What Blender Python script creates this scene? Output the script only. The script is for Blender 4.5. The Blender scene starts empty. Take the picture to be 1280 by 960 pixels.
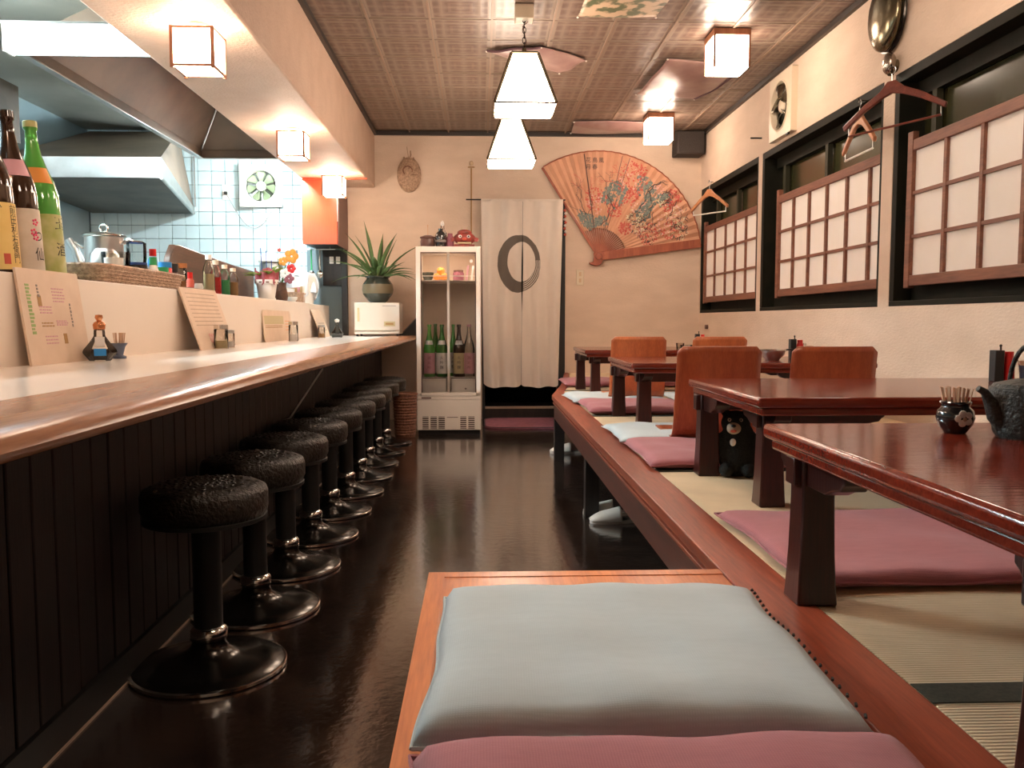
import bpy, bmesh, math, random
from mathutils import Vector, Matrix
random.seed(7)
C = bpy.context.scene.collection
sc = bpy.context.scene
R = math.radians
PI = math.pi

# ------------------------------------------------------------------ camera, world, exposure
cam_d = bpy.data.cameras.new('camera')
cam_d.sensor_width = 36.0
cam_d.lens = 1060 / 1280 * 36
cam_d.clip_start = 0.02
cam = bpy.data.objects.new('camera', cam_d)
C.objects.link(cam)
cam.location = (0, 0, 1.0)
cam.rotation_euler = (R(90 - 4.2623), 0, R(-2.1551))
sc.camera = cam
w = bpy.data.worlds.new('night')
sc.world = w
w.use_nodes = True
w.node_tree.nodes['Background'].inputs[0].default_value = (0.35, 0.33, 0.36, 1)
w.node_tree.nodes['Background'].inputs[1].default_value = 0.012
sc.view_settings.view_transform = 'Standard'
sc.view_settings.look = 'None'
sc.view_settings.gamma = 1
sc.view_settings.use_curve_mapping = False
sc.view_settings.exposure = 1.6
WARM = (1.0, 0.64, 0.38)
LAMP_E = 9.0          # warm paper shades
BULB_E = 75.0
TUBE_E = 7.0         # cool kitchen tubes
COOL = (0.80, 0.95, 1.0)

# ------------------------------------------------------------------ helpers
class G:
    def __init__(s): s.v = []; s.f = []
    def add(s, vs, fs):
        n = len(s.v); s.v += [tuple(v) for v in vs]; s.f += [tuple(i + n for i in f) for f in fs]; return s
    def box(s, x0, x1, y0, y1, z0, z1):
        return s.add([(x0,y0,z0),(x1,y0,z0),(x1,y1,z0),(x0,y1,z0),(x0,y0,z1),(x1,y0,z1),(x1,y1,z1),(x0,y1,z1)],
                     [(0,3,2,1),(4,5,6,7),(0,1,5,4),(1,2,6,5),(2,3,7,6),(3,0,4,7)])
    def xbox(s, m, x, y, z):      # box of size x,y,z centred, transformed by matrix
        vs = [m @ Vector((a*x/2, b*y/2, c*z/2)) for c in (-1,1) for a,b in ((-1,-1),(1,-1),(1,1),(-1,1))]
        return s.add(vs, [(0,3,2,1),(4,5,6,7),(0,1,5,4),(1,2,6,5),(2,3,7,6),(3,0,4,7)])
    def lathe(s, prof, n=24, c=(0,0,0), ax='Z', a0=0.0, a1=2*PI):
        full = abs(a1 - a0 - 2*PI) < 1e-6
        k = n if full else n + 1
        vs = []
        for r, z in prof:
            for i in range(k):
                a = a0 + (a1 - a0) * i / n
                p = (r*math.cos(a), r*math.sin(a), z)
                if ax == 'X': p = (p[2], p[0], p[1])
                if ax == 'Y': p = (p[0], p[2], p[1])
                vs.append((p[0]+c[0], p[1]+c[1], p[2]+c[2]))
        fs = []
        for j in range(len(prof)-1):
            for i in range(n):
                a, b = j*k+i, j*k+(i+1) % k
                fs.append((a, b, b+k, a+k))
        if full:
            if prof[0][0] > 1e-6: fs.append(tuple(range(n))[::-1])
            if prof[-1][0] > 1e-6: fs.append(tuple((len(prof)-1)*k+i for i in range(n)))
        return s.add(vs, fs)
    def tube(s, pts, r, n=8, caps=True):
        pts = [Vector(p) for p in pts]
        rs = r if isinstance(r, (list, tuple)) else [r]*len(pts)
        vs = []; up = None
        for i, p in enumerate(pts):
            d = (pts[min(i+1, len(pts)-1)] - pts[max(i-1, 0)]).normalized()
            if up is None:
                up = Vector((0,0,1)) if abs(d.z) < .9 else Vector((1,0,0))
            a = d.cross(up)
            if a.length < 1e-5: a = d.cross(Vector((0,1,0)))
            a.normalize(); b = a.cross(d).normalized(); up = b
            for k in range(n):
                t = 2*PI*k/n
                vs.append(p + (a*math.cos(t) + b*math.sin(t))*rs[i])
        fs = [(i*n+k, i*n+(k+1) % n, (i+1)*n+(k+1) % n, (i+1)*n+k) for i in range(len(pts)-1) for k in range(n)]
        if caps: fs += [tuple(range(n))[::-1], tuple((len(pts)-1)*n+k for k in range(n))]
        return s.add(vs, fs)
    def prism(s, poly, ax, a, b):
        n = len(poly)
        def q(u, v, t): return {'X': (t,u,v), 'Y': (u,t,v), 'Z': (u,v,t)}[ax]
        return s.add([q(u,v,a) for u,v in poly] + [q(u,v,b) for u,v in poly],
                     [tuple(range(n))[::-1], tuple(range(n, 2*n))] + [(i, (i+1) % n, (i+1) % n+n, i+n) for i in range(n)])
    def ball(s, c, r, n=16, m=10):
        if not isinstance(r, (list, tuple)): r = (r, r, r)
        vs = [(c[0], c[1], c[2]-r[2])]; fs = []
        for j in range(1, m):
            t = -PI/2 + PI*j/m
            for i in range(n):
                a = 2*PI*i/n
                vs.append((c[0]+r[0]*math.cos(t)*math.cos(a), c[1]+r[1]*math.cos(t)*math.sin(a), c[2]+r[2]*math.sin(t)))
        vs.append((c[0], c[1], c[2]+r[2])); L = len(vs)-1
        for i in range(n):
            fs.append((0, 1+(i+1) % n, 1+i)); fs.append((L, L-n+i, L-n+(i+1) % n))
            for j in range(m-2):
                a = 1+j*n
                fs.append((a+i, a+(i+1) % n, a+n+(i+1) % n, a+n+i))
        return s.add(vs, fs)
    def grid(s, fn, nu, nv):
        vs = [fn(i/nu, j/nv) for j in range(nv+1) for i in range(nu+1)]
        fs = [(j*(nu+1)+i, j*(nu+1)+i+1, (j+1)*(nu+1)+i+1, (j+1)*(nu+1)+i) for j in range(nv) for i in range(nu)]
        return s.add(vs, fs)

def O(name, g, m, parent=None, smooth=40, bevel=0, seg=2, loc=None, rot=None, solid=0, fixn=True, kind=None):
    me = bpy.data.meshes.new(name)
    me.from_pydata(g.v, [], g.f)
    if fixn:
        b = bmesh.new(); b.from_mesh(me)
        bmesh.ops.recalc_face_normals(b, faces=b.faces); b.to_mesh(me); b.free()
    if smooth:
        me.polygons.foreach_set('use_smooth', [True]*len(me.polygons))
        me.set_sharp_from_angle(angle=R(smooth))
    me.materials.append(m)
    me.update()
    o = bpy.data.objects.new(name, me)
    C.objects.link(o)
    if loc: o.location = loc
    if rot: o.rotation_euler = rot
    if parent: o.parent = parent
    if solid:
        md = o.modifiers.new('solid', 'SOLIDIFY'); md.thickness = solid; md.offset = 0
    if bevel:
        md = o.modifiers.new('bevel', 'BEVEL'); md.width = bevel; md.segments = seg; md.limit_method = 'ANGLE'; md.angle_limit = R(35)
        md.harden_normals = False
    if kind: o['kind'] = kind
    return o

def tag(o, label=None, cat=None, group=None, kind=None):
    if label: o['label'] = label
    if cat: o['category'] = cat
    if group: o['group'] = group
    if kind: o['kind'] = kind
    return o

def T(name, label=None, cat=None, loc=(0,0,0), rz=0, group=None, kind=None):
    o = bpy.data.objects.new(name, None); C.objects.link(o)
    o.empty_display_size = .05
    o.location = loc; o.rotation_euler = (0, 0, rz)
    return tag(o, label, cat, group, kind)

def dup(root, loc, rz=None, label=None):
    def cp(o, p):
        c = o.copy(); C.objects.link(c)
        if p: c.parent = p
        for ch in kids.get(o.name, []): cp(ch, c)
        return c
    kids = {}
    def walk(o):
        kids[o.name] = list(o.children)
        for c in o.children: walk(c)
    walk(root)
    r = cp(root, None)
    r.location = loc
    if rz is not None: r.rotation_euler = (0, 0, rz)
    if label: r['label'] = label
    return r

def text(body, size, m, parent, loc, rot=(PI/2,0,0), name='lettering', wrap=None, depth=.0004, sx=1.0):
    c = bpy.data.curves.new(name, 'FONT'); c.body = body; c.size = size
    c.align_x = 'CENTER'; c.align_y = 'CENTER'; c.extrude = 0 if wrap else depth
    c.resolution_u = 3
    t = bpy.data.objects.new(name, c); C.objects.link(t)
    me = bpy.data.meshes.new_from_object(t.evaluated_get(bpy.context.evaluated_depsgraph_get()))
    bpy.data.objects.remove(t); bpy.data.curves.remove(c)
    for v in me.vertices: v.co.x *= sx
    if wrap:
        rr, a0, z0 = wrap
        for v in me.vertices:
            a = a0 + v.co.x/rr
            v.co = Vector((rr*math.cos(a), rr*math.sin(a), z0 + v.co.y))
    me.materials.clear(); me.materials.append(m)
    o = bpy.data.objects.new(name, me); C.objects.link(o); o.parent = parent
    if not wrap: o.location = loc; o.rotation_euler = rot
    return o

# ------------------------------------------------------------------ materials
def nt(name):
    m = bpy.data.materials.new(name); m.use_nodes = True
    t = m.node_tree; return m, t, t.nodes['Principled BSDF']
def col(c): return (c[0], c[1], c[2], 1)
def mat(name, c, rough=.5, metal=0, c2=None, ns=20, bump=0, bs=60, coat=0, trans=0, alpha=None, stretch=(1,1,1), spec=.5, sheen=0, mixlo=.35, mixhi=.65):
    m, t, p = nt(name)
    p.inputs['Base Color'].default_value = col(c)
    p.inputs['Roughness'].default_value = rough; p.inputs['Metallic'].default_value = metal
    p.inputs['Coat Weight'].default_value = coat; p.inputs['Coat Roughness'].default_value = .08
    p.inputs['Transmission Weight'].default_value = trans
    p.inputs['Specular IOR Level'].default_value = spec
    p.inputs['Sheen Weight'].default_value = sheen
    N = t.nodes; L = t.links
    if c2 or bump:
        tc = N.new('ShaderNodeTexCoord'); mp = N.new('ShaderNodeMapping'); mp.inputs['Scale'].default_value = stretch
        L.new(tc.outputs['Object'], mp.inputs[0])
    if c2:
        n = N.new('ShaderNodeTexNoise'); n.inputs['Scale'].default_value = ns; n.inputs['Detail'].default_value = 6
        L.new(mp.outputs[0], n.inputs['Vector'])
        r = N.new('ShaderNodeValToRGB'); r.color_ramp.elements[0].color = col(c); r.color_ramp.elements[1].color = col(c2)
        r.color_ramp.elements[0].position = mixlo; r.color_ramp.elements[1].position = mixhi
        L.new(n.outputs[0], r.inputs[0]); L.new(r.outputs[0], p.inputs['Base Color'])
    if bump:
        n = N.new('ShaderNodeTexNoise'); n.inputs['Scale'].default_value = bs; n.inputs['Detail'].default_value = 5
        L.new(mp.outputs[0], n.inputs['Vector'])
        b = N.new('ShaderNodeBump'); b.inputs['Strength'].default_value = bump; b.inputs['Distance'].default_value = .01
        L.new(n.outputs[0], b.inputs['Height']); L.new(b.outputs[0], p.inputs['Normal'])
    return m
def wood(name, c1, c2, ax='X', rough=.35, coat=0, sc_=1.0, bump=.08, spec=.5, ring=14):
    m, t, p = nt(name); N = t.nodes; L = t.links
    p.inputs['Roughness'].default_value = rough; p.inputs['Coat Weight'].default_value = coat; p.inputs['Coat Roughness'].default_value = .07
    p.inputs['Specular IOR Level'].default_value = spec
    tc = N.new('ShaderNodeTexCoord'); mp = N.new('ShaderNodeMapping')
    s = {'X': (.07,1,1), 'Y': (1,.07,1), 'Z': (1,1,.07)}[ax]
    mp.inputs['Scale'].default_value = [q*sc_ for q in s]
    L.new(tc.outputs['Object'], mp.inputs[0])
    n = N.new('ShaderNodeTexNoise'); n.inputs['Scale'].default_value = ring; n.inputs['Detail'].default_value = 3; n.inputs['Distortion'].default_value = 1.2
    L.new(mp.outputs[0], n.inputs['Vector'])
    k = N.new('ShaderNodeMath'); k.operation = 'MULTIPLY'; k.inputs[1].default_value = 7
    sn = N.new('ShaderNodeMath'); sn.operation = 'SINE'
    L.new(n.outputs[0], k.inputs[0]); L.new(k.outputs[0], sn.inputs[0])
    n2 = N.new('ShaderNodeTexNoise'); n2.inputs['Scale'].default_value = 160; n2.inputs['Detail'].default_value = 3
    L.new(mp.outputs[0], n2.inputs['Vector'])
    ad = N.new('ShaderNodeMath'); ad.operation = 'MULTIPLY_ADD'; ad.inputs[1].default_value = .25; L.new(sn.outputs[0], ad.inputs[0]); L.new(n2.outputs[0], ad.inputs[2])
    r = N.new('ShaderNodeValToRGB'); e = r.color_ramp.elements
    e[0].position = .2; e[0].color = col(c2); e[1].position = .8; e[1].color = col(c1)
    L.new(ad.outputs[0], r.inputs[0]); L.new(r.outputs[0], p.inputs['Base Color'])
    b = N.new('ShaderNodeBump'); b.inputs['Strength'].default_value = bump; b.inputs['Distance'].default_value = .004
    L.new(n2.outputs[0], b.inputs['Height']); L.new(b.outputs[0], p.inputs['Normal'])
    return m
def emis(name, c, e):
    m, t, p = nt(name)
    p.inputs['Base Color'].default_value = (.8,.8,.8,1)
    p.inputs['Emission Color'].default_value = col(c); p.inputs['Emission Strength'].default_value = e
    return m
def glass(name, c=(1,1,1), mixf=.12, rough=.02, dark=0):
    m = bpy.data.materials.new(name); m.use_nodes = True; t = m.node_tree; N = t.nodes; L = t.links; N.clear()
    o = N.new('ShaderNodeOutputMaterial'); a = N.new('ShaderNodeBsdfTransparent'); a.inputs[0].default_value = col(c)
    b = N.new('ShaderNodeBsdfGlossy'); b.inputs['Roughness'].default_value = rough; b.inputs['Color'].default_value = (.9,.9,.9,1)
    x = N.new('ShaderNodeMixShader'); fr = N.new('ShaderNodeFresnel'); fr.inputs[0].default_value = 1.45
    mx = N.new('ShaderNodeMath'); mx.operation = 'ADD'; mx.inputs[1].default_value = mixf*.3; mx.use_clamp = True
    L.new(fr.outputs[0], mx.inputs[0]); L.new(mx.outputs[0], x.inputs[0]); L.new(a.outputs[0], x.inputs[1]); L.new(b.outputs[0], x.inputs[2]); L.new(x.outputs[0], o.inputs[0])
    return m
def weave(name, c1, c2, s=350, rough=.9, bump=.4, big=0):
    m, t, p = nt(name); N = t.nodes; L = t.links
    p.inputs['Roughness'].default_value = rough; p.inputs['Sheen Weight'].default_value = .15
    tc = N.new('ShaderNodeTexCoord')
    def wv(d):
        q = N.new('ShaderNodeTexWave'); q.bands_direction = d; q.inputs['Scale'].default_value = s/6.28; q.inputs['Distortion'].default_value = 1.5; q.inputs['Detail'].default_value = 1
        L.new(tc.outputs['Object'], q.inputs['Vector']); return q
    a, b = wv('X'), wv('Y')
    mu = N.new('ShaderNodeMath'); mu.operation = 'MULTIPLY'; L.new(a.outputs['Fac'], mu.inputs[0]); L.new(b.outputs['Fac'], mu.inputs[1])
    n = N.new('ShaderNodeTexNoise'); n.inputs['Scale'].default_value = 45; n.inputs['Detail'].default_value = 8; n.inputs['Roughness'].default_value = .75
    mp = N.new('ShaderNodeMapping'); mp.inputs['Scale'].default_value = (.35, 1.4, 1); L.new(tc.outputs['Object'], mp.inputs[0]); L.new(mp.outputs[0], n.inputs['Vector'])
    ad = N.new('ShaderNodeMath'); ad.operation = 'MULTIPLY_ADD'; ad.inputs[1].default_value = .45; L.new(mu.outputs[0], ad.inputs[0]); L.new(n.outputs[0], ad.inputs[2])
    r = N.new('ShaderNodeValToRGB'); r.color_ramp.elements[0].color = col(c2); r.color_ramp.elements[1].color = col(c1)
    r.color_ramp.elements[0].position = .3; r.color_ramp.elements[1].position = .85
    L.new(ad.outputs[0], r.inputs[0]); L.new(r.outputs[0], p.inputs['Base Color'])
    bp = N.new('ShaderNodeBump'); bp.inputs['Strength'].default_value = bump; bp.inputs['Distance'].default_value = .002
    L.new(ad.outputs[0], bp.inputs['Height']); L.new(bp.outputs[0], p.inputs['Normal'])
    return m

M = {}
M['plaster'] = mat('plaster', (.64,.49,.375), .85, c2=(.70,.545,.425), ns=3, bump=.35, bs=35, stretch=(1,1,2.5))
M['plaster_beam'] = mat('plaster_beam', (.55,.385,.285), .6, c2=(.60,.43,.325), ns=6, bump=.5, bs=60)
M['ceil_base'] = mat('ceil_base', (.10,.06,.045), .6)
M['strip'] = mat('strip', (.26,.175,.125), .45)
M['dark_trim'] = mat('dark_trim', (.03,.022,.018), .45)
M['blackwood'] = wood('blackwood', (.022,.012,.008), (.008,.005,.004), 'Z', .5)
M['bar_plank'] = wood('bar_plank', (.016,.0065,.0045), (.0065,.003,.0022), 'Z', .55)
M['counter_wood'] = wood('counter_wood', (.40,.185,.092), (.25,.105,.05), 'Y', .22, 0, ring=9, spec=.07)
M['counter_white'] = mat('counter_white', (.84,.76,.68), .16, c2=(.87,.79,.71), ns=2, spec=.4)
M['panel'] = mat('panel', (.78,.67,.57), .5, c2=(.81,.70,.60), ns=2)
M['floor'] = None
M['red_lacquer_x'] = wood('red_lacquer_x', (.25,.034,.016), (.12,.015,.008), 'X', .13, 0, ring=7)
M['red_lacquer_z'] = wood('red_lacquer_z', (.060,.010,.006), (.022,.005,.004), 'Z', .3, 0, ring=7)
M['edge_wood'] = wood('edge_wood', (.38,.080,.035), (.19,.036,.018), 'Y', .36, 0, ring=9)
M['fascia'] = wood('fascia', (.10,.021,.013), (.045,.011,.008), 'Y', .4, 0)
M['bench_wood'] = wood('bench_wood', (.80,.255,.075), (.54,.14,.04), 'Y', .3, .4, ring=10)
M['ply'] = wood('ply', (.46,.115,.040), (.33,.07,.026), 'Z', .3, .35, ring=12, sc_=1.2)
M['ply_light'] = wood('ply_light', (.68,.20,.065), (.50,.13,.045), 'Z', .3, .35, ring=12, sc_=1.2)
M['hanger_wood'] = wood('hanger_wood', (.60,.27,.12), (.45,.18,.08), 'Y', .35, .3)
M['hanger_red'] = wood('hanger_red', (.24,.06,.035), (.13,.03,.02), 'Y', .35, .3)
M['shoji_wood'] = wood('shoji_wood', (.27,.105,.06), (.17,.065,.04), 'Y', .55)
M['paper'] = mat('paper', (.88,.82,.75), .9, c2=(.90,.84,.78), ns=8)
M['win_frame'] = mat('win_frame', (.010,.011,.007), .65, c2=(.016,.014,.009), ns=9, spec=.15)
M['win_glass'] = mat('win_glass', (.022,.024,.009), .18, c2=(.055,.052,.02), ns=3, spec=.6)
M['white_metal'] = mat('white_metal', (.86,.78,.70), .35)
M['white_plastic'] = mat('white_plastic', (.78,.74,.68), .4)
M['cream_white'] = mat('cream_white', (.66,.58,.49), .45)
M['cream_plastic'] = mat('cream_plastic', (.70,.60,.45), .45)
M['steel'] = mat('steel', (.55,.54,.52), .3, 1, c2=(.45,.43,.41), ns=6, bump=.05, bs=20)
M['hood_steel'] = mat('hood_steel', (.27,.19,.135), .5, .35, c2=(.19,.135,.10), ns=3)
M['hood_dark'] = mat('hood_dark', (.10,.09,.07), .5, .3, c2=(.05,.045,.035), ns=4)
M['chrome'] = mat('chrome', (.75,.72,.68), .12, 1)
M['dark_chrome'] = mat('dark_chrome', (.045,.04,.035), .2, .9)
M['kit_ceiling'] = mat('kit_ceiling', (.40,.41,.36), .5, c2=(.30,.31,.27), ns=2)
M['grout'] = mat('grout', (.17,.22,.24), .8)
M['tile_blue'] = mat('tile_blue', (.50,.63,.66), .15, c2=(.54,.67,.70), ns=5, coat=.2)
M['black'] = mat('black', (.012,.011,.010), .5)
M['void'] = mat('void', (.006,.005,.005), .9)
M['stool_leather'] = mat('stool_leather', (.020,.014,.009), .32, bump=.8, bs=90)
M['cloth_blue'] = weave('cloth_blue', (.52,.585,.60), (.455,.515,.53), s=600, bump=.2)
M['cloth_purple'] = weave('cloth_purple', (.42,.145,.155), (.33,.105,.12), s=600, bump=.3)
M['tatami'] = None
M['heri'] = mat('heri', (.035,.035,.022), .8, c2=(.06,.055,.035), ns=150)
M['noren'] = None
M['orange_panel'] = wood('orange_panel', (.50,.075,.022), (.42,.055,.018), 'Z', .35, 0, ring=4)
M['lattice'] = wood('lattice', (.42,.17,.08), (.30,.11,.05), 'Z', .4)
M['green_glass'] = mat('green_glass', (.06,.26,.04), .06, trans=.35, coat=.5)
M['lime_glass'] = mat('lime_glass', (.12,.45,.07), .06, trans=.3, coat=.5)
M['brown_glass'] = mat('brown_glass', (.035,.014,.006), .06, coat=.5)
M['clear'] = glass('clear', (.96,.97,.96))
M['clear_dim'] = glass('clear_dim', (.90,.90,.88), .05)
M['pane'] = glass('pane', (.97,.96,.95), .02)
M['soy'] = mat('soy', (.015,.008,.005), .05, coat=.5)
M['label_yellow'] = mat('label_yellow', (.75,.50,.14), .6, c2=(.82,.58,.2), ns=9)
M['label_grey'] = mat('label_grey', (.55,.47,.38), .6, c2=(.62,.54,.45), ns=20)
M['label_green'] = mat('label_green', (.55,.50,.25), .6, c2=(.35,.38,.10), ns=14)
M['label_white'] = mat('label_white', (.78,.74,.70), .6)
M['label_pink'] = mat('label_pink', (.62,.32,.36), .6)
M['label_gold'] = mat('label_gold', (.55,.45,.25), .6)
M['ink'] = mat('ink', (.02,.015,.012), .7)
M['ink_grey'] = mat('ink_grey', (.22,.19,.17), .8)
M['ink_green'] = mat('ink_green', (.30,.42,.15), .7)
M['ink_red'] = mat('ink_red', (.60,.10,.06), .7)
M['ink_pink'] = mat('ink_pink', (.80,.10,.20), .7)
M['ink_brown'] = mat('ink_brown', (.40,.22,.08), .7)
M['red_plastic'] = mat('red_plastic', (.60,.015,.012), .3)
M['blue_plastic'] = mat('blue_plastic', (.03,.25,.62), .3)
M['navy_plastic'] = mat('navy_plastic', (.03,.07,.25), .35)
M['green_plastic'] = mat('green_plastic', (.04,.35,.12), .35)
M['copper'] = mat('copper', (.70,.30,.14), .25, 1)
M['wicker'] = mat('wicker', (.55,.37,.25), .65, c2=(.32,.20,.13), ns=60, bump=.5, bs=150)
M['wicker_red'] = mat('wicker_red', (.30,.13,.07), .6, c2=(.16,.06,.035), ns=60, bump=.5, bs=150)
M['leaf'] = mat('leaf', (.05,.10,.025), .45, c2=(.10,.16,.05), ns=8)
M['leaf_lime'] = mat('leaf_lime', (.25,.36,.06), .45, c2=(.14,.25,.04), ns=20)
M['pot_dark'] = mat('pot_dark', (.05,.055,.04), .25, coat=.4)
M['pot_band'] = mat('pot_band', (.17,.13,.07), .35)
M['fan_paper'] = mat('fan_paper', (.56,.28,.165), .7, c2=(.66,.35,.22), ns=4)
M['fan_rib'] = wood('fan_rib', (.45,.14,.07), (.30,.08,.045), 'Z', .4, .2)
M['paint_red'] = mat('paint_red', (.50,.07,.05), .7, c2=(.62,.16,.12), ns=60)
M['paint_pink'] = mat('paint_pink', (.66,.30,.25), .7, c2=(.75,.5,.42), ns=60)
M['paint_teal'] = mat('paint_teal', (.11,.16,.15), .7, c2=(.25,.27,.23), ns=60)
M['paint_dark'] = mat('paint_dark', (.06,.05,.05), .7)
M['paint_cream'] = mat('paint_cream', (.72,.62,.42), .7)
M['scroll'] = mat('scroll', (.27,.15,.14), .3, c2=(.36,.24,.21), ns=7)
M['scroll_pic'] = mat('scroll_pic', (.07,.09,.04), .45, c2=(.46,.33,.22), ns=9, mixlo=.45, mixhi=.52)
M['speaker'] = mat('speaker', (.035,.026,.022), .8, bump=.5, bs=200)
M['brass_dark'] = mat('brass_dark', (.20,.17,.11), .2, .9, c2=(.12,.10,.06), ns=4)
M['fur'] = mat('fur', (.010,.010,.008), .95, bump=1, bs=300)
M['muzzle'] = mat('muzzle', (.45,.33,.24), .9)
M['iron'] = mat('iron', (.030,.030,.024), .55, bump=.6, bs=140)
M['jar_black'] = mat('jar_black', (.02,.02,.02), .12, coat=.6)
M['jar_blue'] = mat('jar_blue', (.10,.12,.18), .2)
M['toothpick'] = mat('toothpick', (.66,.42,.27), .7)
M['orange_fruit'] = mat('orange_fruit', (.75,.27,.04), .5)
M['slipper'] = mat('slipper', (.62,.58,.52), .5)
M['slipper_in'] = mat('slipper_in', (.25,.22,.20), .7)
M['board'] = mat('board', (.66,.49,.36), .5, c2=(.72,.55,.41), ns=10)
M['carton'] = mat('carton', (.82,.76,.70), .7, c2=(.88,.82,.76), ns=6)
M['bag'] = mat('bag', (.70,.72,.74), .45, bump=.6, bs=14)
M['lion_red'] = mat('lion_red', (.38,.05,.035), .4, c2=(.16,.04,.03), ns=25)
M['pottery'] = mat('pottery', (.16,.07,.05), .35, c2=(.09,.045,.035), ns=12)
M['switch'] = mat('switch', (.62,.45,.28), .5)
M['fabric_dark'] = mat('fabric_dark', (.10,.05,.06), .9)
M['fan_green'] = mat('fan_green', (.28,.34,.20), .45)
M['shade'] = emis('shade', (1.0,.79,.62), LAMP_E)
M['lantern'] = emis('lantern', (1.0,.78,.60), LAMP_E*1.25)
M['bulb'] = emis('bulb', WARM, BULB_E)
M['tube_light'] = emis('tube_light', COOL, TUBE_E)
M['slab'] = wood('slab', (.13,.06,.035), (.06,.03,.02), 'Y', .35, .3)
M['mauve'] = mat('mauve', (.30,.10,.13), .8, c2=(.22,.07,.09), ns=30)
M['flower_wrap'] = mat('flower_wrap', (.33,.05,.07), .6, c2=(.45,.12,.13), ns=20)
M['flower_orange'] = mat('flower_orange', (.80,.33,.05), .6)
M['grille'] = mat('grille', (.10,.06,.045), .6)

def _floor():
    m, t, p = nt('floor_vinyl'); N = t.nodes; L = t.links
    tc = N.new('ShaderNodeTexCoord')
    n = N.new('ShaderNodeTexNoise'); n.inputs['Scale'].default_value = 5; n.inputs['Detail'].default_value = 8; L.new(tc.outputs['Object'], n.inputs['Vector'])
    r = N.new('ShaderNodeValToRGB'); r.color_ramp.elements[0].color = (.016,.010,.008,1); r.color_ramp.elements[1].color = (.042,.027,.020,1)
    r.color_ramp.elements[0].position = .35; r.color_ramp.elements[1].position = .7
    L.new(n.outputs[0], r.inputs[0]); L.new(r.outputs[0], p.inputs['Base Color'])
    r2 = N.new('ShaderNodeMapRange'); r2.inputs[3].default_value = .07; r2.inputs[4].default_value = .17; L.new(n.outputs[0], r2.inputs[0]); L.new(r2.outputs[0], p.inputs['Roughness'])
    v = N.new('ShaderNodeTexNoise'); v.inputs['Scale'].default_value = 28; v.inputs['Detail'].default_value = 6; L.new(tc.outputs['Object'], v.inputs['Vector'])
    b = N.new('ShaderNodeBump'); b.inputs['Strength'].default_value = .13; b.inputs['Distance'].default_value = .01; L.new(v.outputs[0], b.inputs['Height']); L.new(b.outputs[0], p.inputs['Normal'])
    p.inputs['Specular IOR Level'].default_value = 1.0; p.inputs['Coat Weight'].default_value = .55; p.inputs['Coat IOR'].default_value = 1.5; p.inputs['Coat Roughness'].default_value = .12
    return m
M['floor'] = _floor()
def _tatami():
    m, t, p = nt('tatami'); N = t.nodes; L = t.links
    tc = N.new('ShaderNodeTexCoord')
    wv = N.new('ShaderNodeTexWave'); wv.bands_direction = 'Y'; wv.inputs['Scale'].default_value = 38; wv.inputs['Distortion'].default_value = .8; wv.inputs['Detail'].default_value = 2
    L.new(tc.outputs['Object'], wv.inputs['Vector'])
    n = N.new('ShaderNodeTexNoise'); n.inputs['Scale'].default_value = 6; n.inputs['Detail'].default_value = 6; L.new(tc.outputs['Object'], n.inputs['Vector'])
    ad = N.new('ShaderNodeMath'); ad.operation = 'MULTIPLY_ADD'; ad.inputs[1].default_value = .3; L.new(wv.outputs['Fac'], ad.inputs[0]); L.new(n.outputs[0], ad.inputs[2])
    r = N.new('ShaderNodeValToRGB'); r.color_ramp.elements[0].color = (.60,.44,.27,1); r.color_ramp.elements[1].color = (.80,.62,.40,1)
    r.color_ramp.elements[0].position = .3; r.color_ramp.elements[1].position = .8
    L.new(ad.outputs[0], r.inputs[0]); L.new(r.outputs[0], p.inputs['Base Color']); p.inputs['Roughness'].default_value = .6
    b = N.new('ShaderNodeBump'); b.inputs['Strength'].default_value = .5; b.inputs['Distance'].default_value = .003; L.new(wv.outputs['Fac'], b.inputs['Height']); L.new(b.outputs[0], p.inputs['Normal'])
    return m
M['tatami'] = _tatami()
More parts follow.
